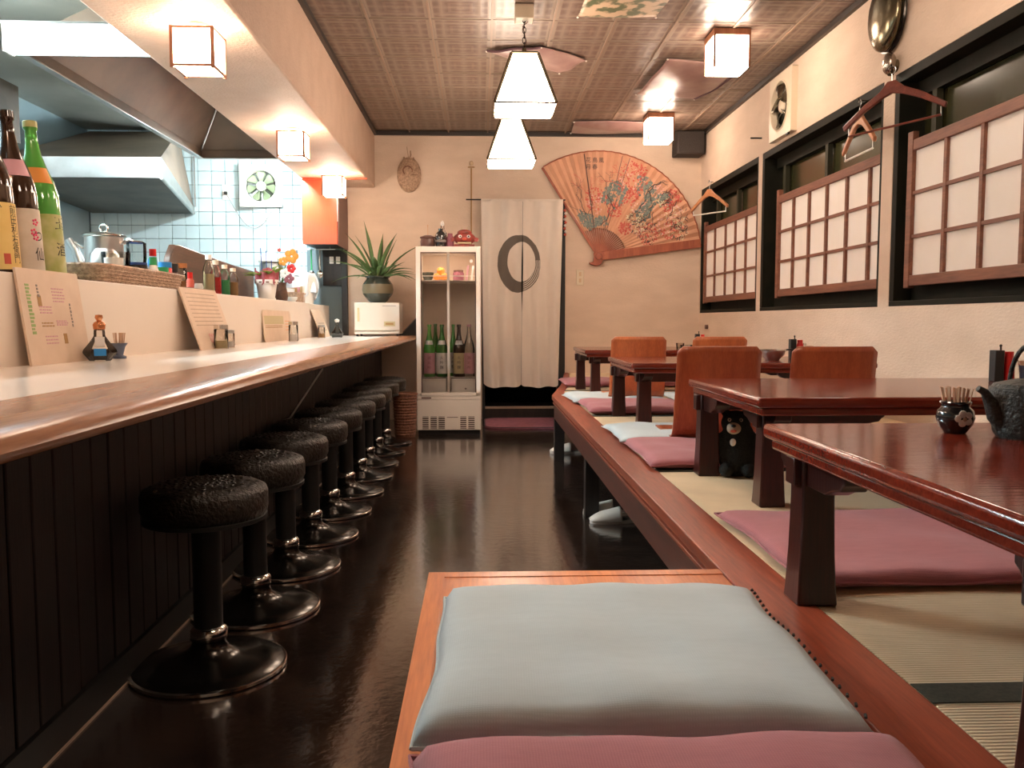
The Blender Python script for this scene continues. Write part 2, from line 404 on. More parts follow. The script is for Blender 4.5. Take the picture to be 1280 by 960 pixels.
def _ceil_tile():
    m, t, p = nt('ceiling_tile'); N = t.nodes; L = t.links
    tc = N.new('ShaderNodeTexCoord'); sp = N.new('ShaderNodeSeparateXYZ'); L.new(tc.outputs['Object'], sp.inputs[0])
    def mth(op, a, b=None):
        q = N.new('ShaderNodeMath'); q.operation = op
        for i, x in enumerate((a, b)):
            if x is None: continue
            if isinstance(x, (int, float)): q.inputs[i].default_value = x
            else: L.new(x, q.inputs[i])
        return q.outputs[0]
    ax = mth('ABSOLUTE', sp.outputs[0]); ay = mth('ABSOLUTE', sp.outputs[1])
    mx = mth('MAXIMUM', ax, ay)
    rings = mth('SINE', mth('MULTIPLY', mx, 120))
    ring = mth('GREATER_THAN', rings, .45)
    inner = mth('LESS_THAN', mx, .165)
    cell = mth('MULTIPLY', mth('ABSOLUTE', mth('SINE', mth('MULTIPLY', sp.outputs[0], 28))), mth('ABSOLUTE', mth('SINE', mth('MULTIPLY', sp.outputs[1], 28))))
    n = N.new('ShaderNodeTexNoise'); n.inputs['Scale'].default_value = 30; n.inputs['Detail'].default_value = 5; L.new(tc.outputs['Object'], n.inputs['Vector'])
    mixv = mth('MULTIPLY', mth('ADD', mth('MULTIPLY', cell, .7), mth('MULTIPLY', n.outputs[0], .5)), inner)
    r = N.new('ShaderNodeValToRGB'); e = r.color_ramp.elements
    e[0].position = .15; e[0].color = (.205,.155,.12,1); e[1].position = .75; e[1].color = (.115,.068,.052,1)
    L.new(mixv, r.inputs[0])
    mxr = N.new('ShaderNodeMix'); mxr.data_type = 'RGBA'; mxr.inputs[0].default_value = .25
    L.new(mth('MULTIPLY', ring, .18), mxr.inputs[0]); L.new(r.outputs[0], mxr.inputs[6]); mxr.inputs[7].default_value = (.33,.235,.17,1)
    L.new(mxr.outputs[2], p.inputs['Base Color']); p.inputs['Roughness'].default_value = .36; p.inputs['Specular IOR Level'].default_value = .35
    b = N.new('ShaderNodeBump'); b.inputs['Strength'].default_value = .12; b.inputs['Distance'].default_value = .003
    L.new(mth('ADD', rings, mth('MULTIPLY', n.outputs[0], .8)), b.inputs['Height']); L.new(b.outputs[0], p.inputs['Normal'])
    return m
M['ceil_tile'] = _ceil_tile()
def _noren():
    m, t, p = nt('noren_cloth'); N = t.nodes; L = t.links
    tc = N.new('ShaderNodeTexCoord'); sp = N.new('ShaderNodeSeparateXYZ'); L.new(tc.outputs['Object'], sp.inputs[0])
    n = N.new('ShaderNodeTexNoise'); n.inputs['Scale'].default_value = 9; n.inputs['Detail'].default_value = 5; L.new(tc.outputs['Object'], n.inputs['Vector'])
    def mth(op, a, b=None):
        q = N.new('ShaderNodeMath'); q.operation = op
        for i, x in enumerate((a, b)):
            if x is None: continue
            if isinstance(x, (int, float)): q.inputs[i].default_value = x
            else: L.new(x, q.inputs[i])
        return q.outputs[0]
    wob = mth('MULTIPLY', mth('SUBTRACT', n.outputs[0], .5), .10)
    def ell(cx, cz, rx, rz):
        a = mth('DIVIDE', mth('SUBTRACT', sp.outputs[0], cx), rx); b = mth('DIVIDE', mth('SUBTRACT', sp.outputs[2], cz), rz)
        return mth('ADD', mth('SQRT', mth('ADD', mth('MULTIPLY', a, a), mth('MULTIPLY', b, b))), wob)
    out = mth('LESS_THAN', ell(.388, 1.565, .213, .285), 1.0)
    inn = mth('GREATER_THAN', ell(.412, 1.585, .138, .195), 1.0)
    ring = mth('MULTIPLY', out, inn)
    # dry-brush streaks in the lower right of the ring
    n2 = N.new('ShaderNodeTexNoise'); n2.inputs['Scale'].default_value = 40; n2.inputs['Detail'].default_value = 2
    L.new(tc.outputs['Object'], n2.inputs['Vector'])
    dry = mth('MULTIPLY', mth('MULTIPLY', mth('GREATER_THAN', sp.outputs[0], .43), mth('LESS_THAN', sp.outputs[2], 1.60)), mth('GREATER_THAN', mth('ADD', mth('SINE', mth('MULTIPLY', ell(.40, 1.575, .175, .24), 75)), mth('MULTIPLY', n2.outputs[0], .6)), .35))
    ink = mth('MULTIPLY', ring, mth('SUBTRACT', 1.0, mth('MULTIPLY', dry, .75)))
    r = N.new('ShaderNodeValToRGB'); r.color_ramp.elements[0].color = (.70,.61,.53,1); r.color_ramp.elements[1].color = (.76,.67,.58,1)
    L.new(n.outputs[0], r.inputs[0])
    mx = N.new('ShaderNodeMix'); mx.data_type = 'RGBA'; L.new(mth('MULTIPLY', ink, .9), mx.inputs[0]); L.new(r.outputs[0], mx.inputs[6]); mx.inputs[7].default_value = (.075,.058,.045,1)
    L.new(mx.outputs[2], p.inputs['Base Color']); p.inputs['Roughness'].default_value = .95
    w_ = N.new('ShaderNodeTexNoise'); w_.inputs['Scale'].default_value = 250; L.new(tc.outputs['Object'], w_.inputs['Vector'])
    b = N.new('ShaderNodeBump'); b.inputs['Strength'].default_value = .3; b.inputs['Distance'].default_value = .002; L.new(w_.outputs[0], b.inputs['Height']); L.new(b.outputs[0], p.inputs['Normal'])
    return m
M['noren'] = _noren()

# ------------------------------------------------------------------ room dimensions
YB = 8.6; XR = 2.23; ZC = 2.866; YF = -1.6
XS = -1.04; ZS = 2.315; XSI = -1.65       # beam over the bar
KX = -3.85                                # kitchen left wall

S = 'structure'
O('floor', G().box(KX, XR+.3, YF, YB+.15, -.1, 0), M['floor'], kind=S)
# ceiling with its embossed tiles
ceil = O('ceiling', G().box(XS-.7, XR+.3, YF, YB+.15, ZC+.012, ZC+.12), M['ceil_base'], kind=S)
TP = .385
tile0 = None
gt = G().box(-.187,.187,-.187,.187,0,.012)
for a, b, c_, d in ((-.187,.187,-.187,-.172), (-.187,.187,.172,.187), (-.187,-.172,-.172,.172), (.172,.187,-.172,.172)):
    gt.box(a, b, c_, d, -.002, 0)
for i in range(9):
    for j in range(22):
        x = -.69 - TP/2 + TP*i; y = YB - .10 - TP/2 - TP*j
        sx_ = 1
        if i == 0: sx_ = (-.69 - XS - .004)/TP; x = -.69 - TP*sx_/2
        if i == 8: sx_ = (XR - 2.006 - .004)/TP; x = 2.006 + TP*sx_/2
        if tile0 is None:
            tile0 = O('ceiling_tile', gt, M['ceil_tile'], ceil); o = tile0
        else:
            o = tile0.copy(); C.objects.link(o)
        o.location = (x, y, ZC); o.scale = (sx_, 1, 1)
for k in range(9):
    x = -.69 + TP*k
    if x < XR: O('ceiling_strip', G().box(x-.007, x+.007, YF, YB-.03, ZC-.008, ZC+.002), M['strip'], ceil)
O('trim_1', G().box(XS-.001, XS+.028, YF, YB, ZC-.035, ZC+.004), M['dark_trim'], kind=S)
O('trim_2', G().box(XR-.028, XR+.001, YF, YB, ZC-.035, ZC+.004), M['dark_trim'], kind=S)
O('trim_3', G().box(XS+.028, XR-.028, YB-.03, YB+.001, ZC-.035, ZC+.004), M['dark_trim'], kind=S)
# beam over the bar
O('wall_beam', G().box(XSI, XS, YF, 8.0, ZS, ZC+.1).box(XS-.35, XS, 8.0, YB, ZS+.003, ZC+.1), M['plaster_beam'], kind=S, bevel=.012)
O('trim_4', G().box(XSI, XS, 7.985, 8.02, ZS-.012, ZS+.001), M['orange_panel'], kind=S)
# back wall of the dining room with the doorway
DX0, DX1, DZ = .02, .86, 2.19
O('wall_back', G().box(-1.36, DX0, YB, YB+.15, 0, ZC+.1).box(DX1, XR+.3, YB, YB+.15, 0, ZC+.1).box(DX0, DX1, YB, YB+.15, DZ, ZC+.1), M['plaster'], kind=S)
# dark passage behind the curtain
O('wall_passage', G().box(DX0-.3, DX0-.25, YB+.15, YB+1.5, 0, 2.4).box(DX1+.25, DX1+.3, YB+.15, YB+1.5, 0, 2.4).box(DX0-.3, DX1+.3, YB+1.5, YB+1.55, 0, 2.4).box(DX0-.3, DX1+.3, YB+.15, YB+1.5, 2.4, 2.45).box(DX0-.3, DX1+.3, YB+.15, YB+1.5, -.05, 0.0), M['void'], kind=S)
d1 = T('door_1', kind=S)
O('door_jamb', G().box(DX1-.075, DX1, YB-.02, YB+.15, 0, DZ), M['black'], d1, bevel=.003)
O('door_jamb', G().box(DX0, DX0+.03, YB-.02, YB+.15, 0, DZ), M['black'], d1, bevel=.003)
O('door_head', G().box(DX0, DX1, YB-.02, YB+.15, DZ-.03, DZ), M['black'], d1)
O('door_step', G().box(DX0+.03, DX1-.075, YB+.02, YB+.6, 0, .115), M['blackwood'], d1, bevel=.004)
O('step_nosing', G().box(DX0+.03, DX1-.075, YB+.005, YB+.03, .105, .13), mat('nosing', (.35,.27,.2), .35), d1)

# right wall with three window openings
WZ0, WZ1 = 1.078, 2.312
wins = [(6.81, 8.57), (4.70, 6.72), (2.55, 4.575)]
gw = G().box(XR, XR+.3, YF, YB+.15, 0, WZ0).box(XR, XR+.3, YF, YB+.15, WZ1, ZC+.1)
ys = [YF, 2.55, 4.575, 4.70, 6.72, 6.81, 8.57, YB+.15]
for a, b in ((YF, 2.55), (4.575, 4.70), (6.72, 6.81), (8.57, YB+.15)):
    gw.box(XR, XR+.3, a, b, WZ0, WZ1)
O('wall_right', gw, M['plaster'], kind=S)
O('wall_front', G().box(KX, XR+.3, YF-.12, YF, 0, ZC+.1), M['plaster'], kind=S)

# windows: dark frame, glass, and a shoji screen with single paper panes in front
SH0, SH1 = 1.182, 1.935
spec = [ # y of muntins, y range of shoji
    ((6.865, 8.50), [8.136, 7.784, 7.484, 7.185, 6.887], (1.44, 1.677)),
    ((4.715, 6.41), [6.089, 5.80, 5.504, 5.201, 4.893], (1.443, 1.667)),
    ((2.60, 4.44), [4.085, 3.782, 3.480, 3.18, 2.88], (1.438, 1.662))]
for k, ((y0, y1), (sy, mun, hz)) in enumerate(zip(wins, spec)):
    wn = T('window_%d' % (k+1), kind=S)
    fw = .028
    g = G().box(XR+.002, XR+.2, y0, y1, WZ0, WZ0+.028).box(XR+.002, XR+.2, y0, y1, WZ1-.05, WZ1).box(XR+.002, XR+.2, y0, y0+.03, WZ0+fw, WZ1-.05).box(XR+.002, XR+.2, y1-.05, y1, WZ0+fw, WZ1-.05)
    O('window_frame', g, M['win_frame'], wn, bevel=.003)
    O('sash_rail', G().box(XR+.10, XR+.14, y0+.03, y1-.05, WZ1-.13, WZ1-.05), M['win_frame'], wn)
    O('sash_rail', G().box(XR+.10, XR+.14, y0+.03, y1-.05, WZ0+fw, WZ0+.11), M['win_frame'], wn)
    ym = (y0+y1)/2
    for yy in (y1-.24, ym-.02, y0+.05):
        O('sash_stile', G().box(XR+.10, XR+.135, yy, yy+.045, WZ0+.1, WZ1-.13), mat('sash_grey%d%d' % (k, int(yy*10)), (.04,.038,.022), .6, spec=.2), wn)
    O('glass_pane', G().box(XR+.145, XR+.15, y0+.03, ym, WZ0+fw, WZ1-.05), M['win_glass'], wn)
    O('glass_pane', G().box(XR+.145, XR+.15, ym, y1-.05, WZ0+fw, WZ1-.05), M['win_glass'], wn)
    xs0, xs1 = XR+.015, XR+.045
    sh = O('shoji_screen', G().box(xs0, xs1, sy[0], sy[1], SH1-.055, SH1).box(xs0, xs1, sy[0], sy[1], SH0, SH0+.055).box(xs0-.004, xs1, sy[1]-.05, sy[1], SH0-.01, SH1+.045).box(xs0, xs1, sy[0], sy[0]+.03, SH0+.055, SH1-.055), M['shoji_wood'], wn, bevel=.003)
    for yy in mun:
        if sy[0]+.03 < yy-.01: O('muntin', G().box(xs0+.002, xs1-.008, yy-.0125, yy+.0125, SH0+.055, SH1-.055), M['shoji_wood'], sh)
    for zz in hz: O('muntin', G().box(xs0+.005, xs1-.01, sy[0]+.03, sy[1]-.05, zz-.009, zz+.009), M['shoji_wood'], sh)
    yb = sorted([sy[0]+.03] + [q for q in mun if q-.02 > sy[0]+.03] + [sy[1]-.05]); zb = [SH0+.055, hz[0], hz[1], SH1-.055]
    for a, b in zip(yb, yb[1:]):
        for c_, d in zip(zb, zb[1:]):
            O('paper_pane', G().box(xs1-.012, xs1-.010, a, b, c_, d), M['paper'], sh, smooth=0)

# ------------------------------------------------------------------ kitchen shell
O('wall_left', G().box(KX-.1, KX, YF, YB+.15, 0, ZC+.1), mat('kit_side', (.27,.36,.39), .3, c2=(.31,.40,.43), ns=3), kind=S)
tw = O('wall_kitchen', G().box(KX, -1.36, YB+.012, YB+.15, 0, ZC+.1), M['grout'], kind=S)
tl0 = None; P = .132
nx = 16
for i in range(nx):
    for j in range(13):
        x = -1.72 - P/2 - P*i; z = 1.15 + P/2 + P*j
        if tl0 is None: tl0 = O('wall_tile', G().box(-P/2+.0022, P/2-.0022, 0, .014, -P/2+.0022, P/2-.0022), M['tile_blue'], tw, bevel=.002, seg=1); o = tl0
        else: o = tl0.copy(); C.objects.link(o)
        o.location = (x, YB-.002 + random.uniform(-.0008,.0008), z)
        o.rotation_euler = (random.uniform(-.004,.004), 0, random.uniform(-.004,.004))
O('ceiling_kitchen', G().box(KX, XSI, YF, YB+.1, ZC, ZC+.1), M['kit_ceiling'], kind=S)
# kitchen worktop behind the bar
kw = T('kitchen_worktop', 'stainless kitchen worktop running behind the bar panel', 'worktop', (-2.6, 5.5, 0))
O('worktop', G().box(-1.2, .5, -3.6, 3.0, 1.04, 1.08), M['steel'], kw, bevel=.004)
O('cabinet_body', G().box(-1.2, .45, -3.55, 3.0, 0, 1.04), M['hood_dark'], kw)

# ------------------------------------------------------------------ bar counter
CZ = .853
bar = T('bar_counter', 'long sushi bar counter with white top, rounded wooden edge and dark plank front', 'counter', (-1.2, 4, 0))
def at0(o, root): o.location = [-q for q in root.location]; return o
def OW(name, g, m, root, **k):      # geometry in world coordinates, parented to an unrotated root
    return at0(O(name, g, m, root, **k), root)
YC1 = 8.56
OW('counter_top', G().box(-1.5, -.868, YF+.02, YC1, CZ-.03, CZ), M['counter_white'], bar, bevel=.002)
prof = [(-.87, CZ-.04), (-.87, CZ+.002), (-.862, CZ+.004), (-.66, CZ+.004), (-.635, CZ), (-.615, CZ-.010), (-.606, CZ-.022), (-.61, CZ-.034), (-.63, CZ-.042), (-.66, CZ-.046)]
OW('counter_edge', G().prism(prof, 'Y', YF+.02, YC1), M['counter_wood'], bar, smooth=50)
OW('bar_core', G().box(-1.45, -1.005, YF+.02, YC1, .0, CZ-.03), M['black'], bar)
PW = .098; pl0 = None
n = int((YC1 - .6)/PW)
for i in range(n):
    y = .6 + PW*i
    if pl0 is None: pl0 = OW('plank', G().box(-1.0, -.985, .6+.003, .6+PW-.003, .09, CZ-.045), M['bar_plank'], bar, bevel=.003, seg=1); base = pl0.location.copy(); o = pl0
    else: o = pl0.copy(); C.objects.link(o)
    o.location = base + Vector((random.uniform(-.0015,.0015), PW*i, 0))
OW('plank_strip', G().box(-1.0, -.985, YF+.02, .6, .09, CZ-.045), M['bar_plank'], bar)
OW('kick_board', G().box(-1.005, -.978, YF+.02, YC1, 0, .085), M['black'], bar)
OW('kick_edge', G().box(-.98, -.974, YF+.02, YC1, 0, .006), mat('kick', (.40,.28,.2), .4), bar)
OW('brace_rod', G().tube([(-.80, 4.33, .80), (-.80, 4.33, .755), (-.95, 4.25, .515), (-.985, 4.24, .505)], .005), M['steel'], bar)
OW('back_panel', G().box(-1.54, -1.5, YF+.02, 7.58, CZ-.1, 1.155), M['panel'], bar, bevel=.003)
OW('back_panel', G().box(-1.545, -1.505, 7.595, YC1, CZ-.1, 1.150), M['panel'], bar, bevel=.003)
OW('panel_shelf', G().box(-2.02, -1.54, YF+.02, YC1, 1.115, 1.15), M['steel'], bar, bevel=.003)
OW('shelf_support', G().box(-1.98, -1.56, YF+.02, YC1, 0, 1.115), M['hood_dark'], bar)

# ------------------------------------------------------------------ stools
st = T('bar_stool', None, 'stool', (-.785, 2.42, 0), group='round bar stools along the counter')
O('base_disc', G().lathe([(.213,0),(.215,.008),(.209,.014),(.16,.024),(.09,.040),(.055,.060),(.048,.075),(.045,.09)], 48), M['dark_chrome'], st, smooth=60)
O('rim_ring', G().lathe([(.211,.004),(.217,.004),(.217,.012),(.211,.014)], 48), M['chrome'], st)
O('column', G().tube([(0,0,.08),(0,0,.44)], .040, 20), M['black'], st)
O('collar', G().lathe([(.048,.085),(.052,.09),(.052,.115),(.040,.125)], 24), M['chrome'], st, smooth=60)
seat = G()
NS = 40
prof = [(.05,.430),(.155,.433),(.163,.44),(.170,.460)]
seat.lathe(prof + [(.174,.470),(.174,.512),(.168,.526),(.150,.535),(.12,.540),(.06,.543),(.0001,.544)], NS)
O('seat_cushion', seat, M['stool_leather'], st, smooth=60)
O('seat_band', G().lathe([(.166,.435),(.170,.437),(.170,.447),(.166,.449)], NS), M['black'], st)
gx = G()
for q in range(24):                      # woven ridges across the seat
    a = PI*q/12
    for rr in (.03,.055,.08,.105,.13):
        rr2 = rr + (.012 if q % 2 else 0)
        z = .5435 - .004*(rr2/.15)**3 - (.004 if rr2 > .12 else 0)
        gx.ball((rr2*math.cos(a), rr2*math.sin(a), z), (.007,.007,.0025), 6, 4)
O('seat_weave', gx, M['stool_leather'], st)
places = ['nearest to the camera', 'second from the camera', 'third from the camera', 'fourth from the camera',
  'fifth from the camera', 'sixth from the camera', 'fourth from the far end', 'third from the far end', 'second from the far end', 'farthest, beside the wicker bin']
for k, pl in enumerate(places):
    lab = 'black round stool on a dark disc base, ' + pl
    y = 2.42 + .500*k
    if k == 0: st['label'] = lab
    else: dup(st, (-.785 + random.uniform(-.008,.008), y, 0), random.uniform(0, 6), lab)

# wicker bin
wb = T('wicker_bin', 'tall reddish woven wicker bin on the floor left of the fridge', 'bin', (-.645, 7.28, 0))
g = G().lathe([(.0001,.002),(.082,.002),(.086,.01)] + [(.086+.016*t/14 + .003*(t % 2), .01+.355*t/14) for t in range(15)] + [(.10,.37),(.095,.36),(.08,.03),(.0001,.03)], 28)
O('bin_body', g, M['wicker_red'], wb, smooth=0)
g = G()
for i in range(14):
    z = .03+.35*i/14*.97
    g.lathe([(.089+.016*i/14, z-.006),(.094+.016*i/14, z),(.089+.016*i/14, z+.006)], 28)
O('woven_rings', g, M['wicker_red'], wb, kind='stuff')
O('bin_rim', G().lathe([(.099,.362),(.108,.366),(.108,.380),(.099,.384),(.094,.372)], 28), M['wicker_red'], wb)

# ------------------------------------------------------------------ raised tatami platform
PZ = .47
pf = T('tatami_platform', 'raised tatami seating platform with red-brown wooden edge along the aisle', 'platform', (1.4, 4, 0))
XO, XI = .51, .625
YP = -.8
OW('edge_board', G().prism([(XO, YP), (XO, 6.0), (.67, 7.0), (.855, YB-.002), (.90, YB-.002), (.74, 7.0), (XI, 6.3), (XI, YP)], 'Z', PZ-.03, PZ+.002), M['edge_wood'], pf, bevel=.003)
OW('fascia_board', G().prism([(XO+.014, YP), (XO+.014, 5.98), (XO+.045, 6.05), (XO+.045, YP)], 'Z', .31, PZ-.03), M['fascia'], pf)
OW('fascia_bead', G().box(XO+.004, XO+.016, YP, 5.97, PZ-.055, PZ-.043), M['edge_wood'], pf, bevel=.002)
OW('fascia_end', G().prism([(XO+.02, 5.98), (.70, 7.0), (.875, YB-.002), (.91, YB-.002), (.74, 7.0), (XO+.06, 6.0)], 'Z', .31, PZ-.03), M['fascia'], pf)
for y in (1.95, 4.22, 6.0):
    OW('post', G().box(.53, .60, y, y+.07, 0, .31), M['blackwood'], pf, bevel=.002)
    OW('cross_beam', G().box(.60, 1.9, y, y+.05, .2, .31), M['black'], pf)
OW('under_board', G().prism([(XO+.04, YP), (XO+.04, 6.0), (.72, 7.0), (.9, YB-.002), (XR-.002, YB-.002), (XR-.002, YP)], 'Z', .40, .432), M['black'], pf)
OW('back_riser', G().box(1.35, 1.37, YP, YB-.01, 0, .40), M['void'], pf)
tb = [-.52, 1.118, 2.93, 4.66, 6.385, YB-.003]
for a, b in zip(tb, tb[1:]):
    for c_, d in ((XI+.001, 1.427), (1.430, XR-.003)):
        if b > 8 and c_ < 1:
            g = G().prism([(.745, 7.0), (.905, b), (d, b), (d, a+.003), (XI+.004, a+.003)], 'Z', .432, PZ-.001)
        else: g = G().box(c_, d, a+.0015, b-.0015, .432, PZ-.001)
        tm = OW('tatami_mat', g, M['tatami'], pf, bevel=.003, seg=1)
        hb = a if a > 1 else a
        O('cloth_border', G().box(c_+.002, d-.002, a+.002, a+.064, PZ-.0012, PZ+.0008), M['heri'], tm)
        if c_ > 1.2: pass

# bench extension in front of the camera
bn = T('wooden_bench', 'orange-brown wooden bench board extending from the platform into the aisle', 'bench', (.2, .9, 0))
OW('bench_top', G().box(-.109, XO-.001, .1, 1.76, PZ-.035, PZ), M['bench_wood'], bn, bevel=.004)
OW('edge_strip', G().box(-.109, -.075, .102, 1.758, PZ, PZ+.0015), M['bench_wood'], bn)
OW('edge_strip', G().box(-.075, XO-.002, 1.724, 1.758, PZ, PZ+.0015), M['bench_wood'], bn)
for x in (-.06, .42):
    for y in (.2, 1.66): OW('leg', G().box(x, x+.05, y, y+.05, 0, PZ-.035), M['blackwood'], bn)

# ------------------------------------------------------------------ floor cushions
def cushion(w_, d_, h_, m, seed, flat=.30, puff=1.0, mseam=None):
    rnd = random.Random(seed)
    ph = [rnd.uniform(0, 6) for _ in range(8)]
    def shape(u, v, s):
        a, b = 2*u-1, 2*v-1
        e = max(0, (1-abs(a)**7)*(1-abs(b)**7))**flat
        wr = .0035*math.sin(5*a+ph[0])*math.sin(4*b+ph[1]) + .002*math.sin(11*a+3*b+ph[2]) + .0015*math.sin(9*b+ph[3])
        crn = 1 + .03*(abs(a*b))**3
        edge = .003*math.sin(7*a+ph[4])*abs(b)**6 + .003*math.sin(6*b+ph[5])*abs(a)**6
        x = a*w_/2*crn*(1-.015*(1-abs(b)**2)*abs(a)) + edge
        y = b*d_/2*crn*(1-.015*(1-abs(a)**2)*abs(b)) + edge*.7
        z = h_*.42 + s*(h_*.58 if s > 0 else h_*.42)*e*puff + (wr*e if s > 0 else 0) + .004*math.sin(6*a+ph[6])*(1-e)
        return (x, y, max(z, .0005))
    N_ = 34
    g = G()
    g.grid(lambda u, v: shape(u, v, 1), N_, N_)
    g.grid(lambda u, v: shape(u, v, -1), N_, N_)
    rim = [shape(i/40, 0, 1) for i in range(40)] + [shape(1, i/40, 1) for i in range(40)] + [shape(1-i/40, 1, 1) for i in range(40)] + [shape(0, 1-i/40, 1) for i in range(41)]
    st_ = [[shape(.978, v, 1), shape(.985, v+.016, 1)] for v in [.04+.04*i for i in range(23)]]
    return g, rim, st_
def weld(o):
    b = bmesh.new(); b.from_mesh(o.data); bmesh.ops.remove_doubles(b, verts=b.verts, dist=.0004); bmesh.ops.recalc_face_normals(b, faces=b.faces); b.to_mesh(o.data); b.free()
def zabuton(label, x, y, z, w_, d_, h_, m, seed, rz=0, group=None, stitch=False, puff=1.0):
    t = T('floor_cushion', label, 'cushion', (x, y, z), rz, group)
    g, rim, sts = cushion(w_, d_, h_, m, seed, puff=puff)
    o = O('cushion_cover', g, m, t, smooth=70); weld(o)
    O('seam', G().tube(rim, .0028, 5, caps=False), m, t)
    if stitch:
        gs = G()
        for a, b in sts:
            gs.tube([(a[0], a[1], a[2]+.001), ((a[0]+b[0])/2, (a[1]+b[1])/2, (a[2]+b[2])/2+.003), (b[0], b[1], b[2]+.001)], .0022, 5)
        O('edge_stitches', gs, M['ink'], t, kind='stuff')
    return t
BL, PU = M['cloth_blue'], M['cloth_purple']
zabuton('pale grey-blue floor cushion on the orange wooden bench in the foreground', .205, 1.232, PZ, .55, .53, .072, BL, 1, R(-1.5), stitch=True)
zabuton('purple floor cushion at the bottom edge, in front of the grey-blue one', .21, .682, PZ, .56, .54, .066, PU, 2, 0)
GC = 'floor cushions on the tatami platform'
zabuton('large purple floor cushion on the tatami beneath the nearest table', 1.015, 1.90, PZ, .76, .60, .038, PU, 3, 0, GC)
zabuton('purple floor cushion in front of the front left chair, behind the black bear', .91, 3.25, PZ, .60, .60, .045, PU, 4, 0, GC)
zabuton('grey-blue floor cushion under the front left floor chair', .90, 3.80, PZ, .60, .52, .045, BL, 5, 0, GC)
zabuton('purple floor cushion at the right, beyond the second table near the window wall', 1.56, 3.15, PZ, .60, .60, .045, PU, 6, 0, GC)
zabuton('grey-blue floor cushion under the front right floor chair', 1.56, 3.68, PZ, .60, .52, .045, BL, 7, 0, GC)
zabuton('purple floor cushion at the aisle edge between third and farthest table', .92, 5.02, PZ, .60, .62, .05, PU, 8, 0, GC)
zabuton('pale grey floor cushion at the aisle edge just before the farthest table', .885, 5.58, PZ, .60, .50, .05, BL, 9, R(3), GC)
zabuton('purple floor cushion on the window side before the farthest table', 1.56, 5.05, PZ, .60, .60, .045, PU, 10, 0, GC)
zabuton('pale grey floor cushion on the window side of the farthest table', 1.56, 5.62, PZ, .60, .50, .045, BL, 11, 0, GC)
zabuton('purple floor cushion against the back wall behind the farthest table', .99, 7.0, PZ, .62, .60, .05, PU, 12, 0, GC)
zabuton('second purple floor cushion behind the farthest table, nearer the window', 1.66, 7.0, PZ, .62, .60, .05, PU, 13, 0, GC)

# ------------------------------------------------------------------ low tables
def table(D_=.76, ny=.19, fy=.08, nx_=.098, fx_=.05, br_=.20):
    t = T('low_table', None, 'table', (0,0,0), group='low red lacquered tables on the platform')
    L_, ht = 1.2, .797 - PZ
    top = G().box(0, L_, 0, D_, ht-.028, ht)
    O('table_top', top, M['red_lacquer_x'], t, bevel=.009, seg=3)
    O('top_moulding', G().box(.014, L_-.014, .014, D_-.014, ht-.05, ht-.027), M['red_lacquer_x'], t, bevel=.006)
    for sx in (0, 1):
        for sy in (0, 1):
            ix = nx_ if not sy else fx_
            cx = ix if not sx else L_-ix; cy = ny if not sy else D_-fy
            g = G()
            h2 = ht-.05
            rows = [(0,.038),(.03,.036),(.10,.033),(.20,.031),(h2,.031)]
            vs = []
            for z, hw in rows: vs += [(cx-hw,cy-hw,z),(cx+hw,cy-hw,z),(cx+hw,cy+hw,z),(cx-hw,cy+hw,z)]
            fs = [(0,3,2,1), tuple(16+i for i in range(4))]
            for j in range(4):
                for i in range(4): fs.append((j*4+i, j*4+(i+1)%4, j*4+4+(i+1)%4, j*4+4+i))
            g.add(vs, fs)
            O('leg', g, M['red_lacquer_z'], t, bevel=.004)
            z1 = ht-.05
            def og(s, c0, ln, hh=.052):
                return [(c0, z1), (c0+s*ln, z1), (c0+s*ln, z1-.020), (c0+s*(ln-.010), z1-.026), (c0+s*(ln-.016), z1-.034), (c0+s*(ln-.05), z1-.040), (c0+s*(ln-.08), z1-hh), (c0, z1-hh)]
            s = 1 if not sx else -1
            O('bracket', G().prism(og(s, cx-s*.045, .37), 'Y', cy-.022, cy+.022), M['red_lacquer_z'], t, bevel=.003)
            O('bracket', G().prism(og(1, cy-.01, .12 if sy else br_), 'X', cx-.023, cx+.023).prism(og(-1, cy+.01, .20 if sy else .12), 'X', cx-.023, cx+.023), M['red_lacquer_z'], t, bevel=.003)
    return t
ta = table(.87, .065, .10, .065, .065, .08)
ta.location = (.56, .785, PZ); ta['label'] = 'nearest low red lacquered table, at the right edge with the iron teapot'
tb0 = table(); tb0.location = (.733, 2.20, PZ); tb0['label'] = 'second low red lacquered table, between the black bear and the nearest table'
#dup(tb0, (.733, 2.20, PZ), 0, 'second low red lacquered table, between the black bear and the nearest table')
dup(tb0, (.725, 4.03, PZ), 0, 'third low red lacquered table, half hidden behind the front floor chairs')
dup(tb0, (.728, 5.86, PZ), 0, 'farthest low red lacquered table, near the back wall')

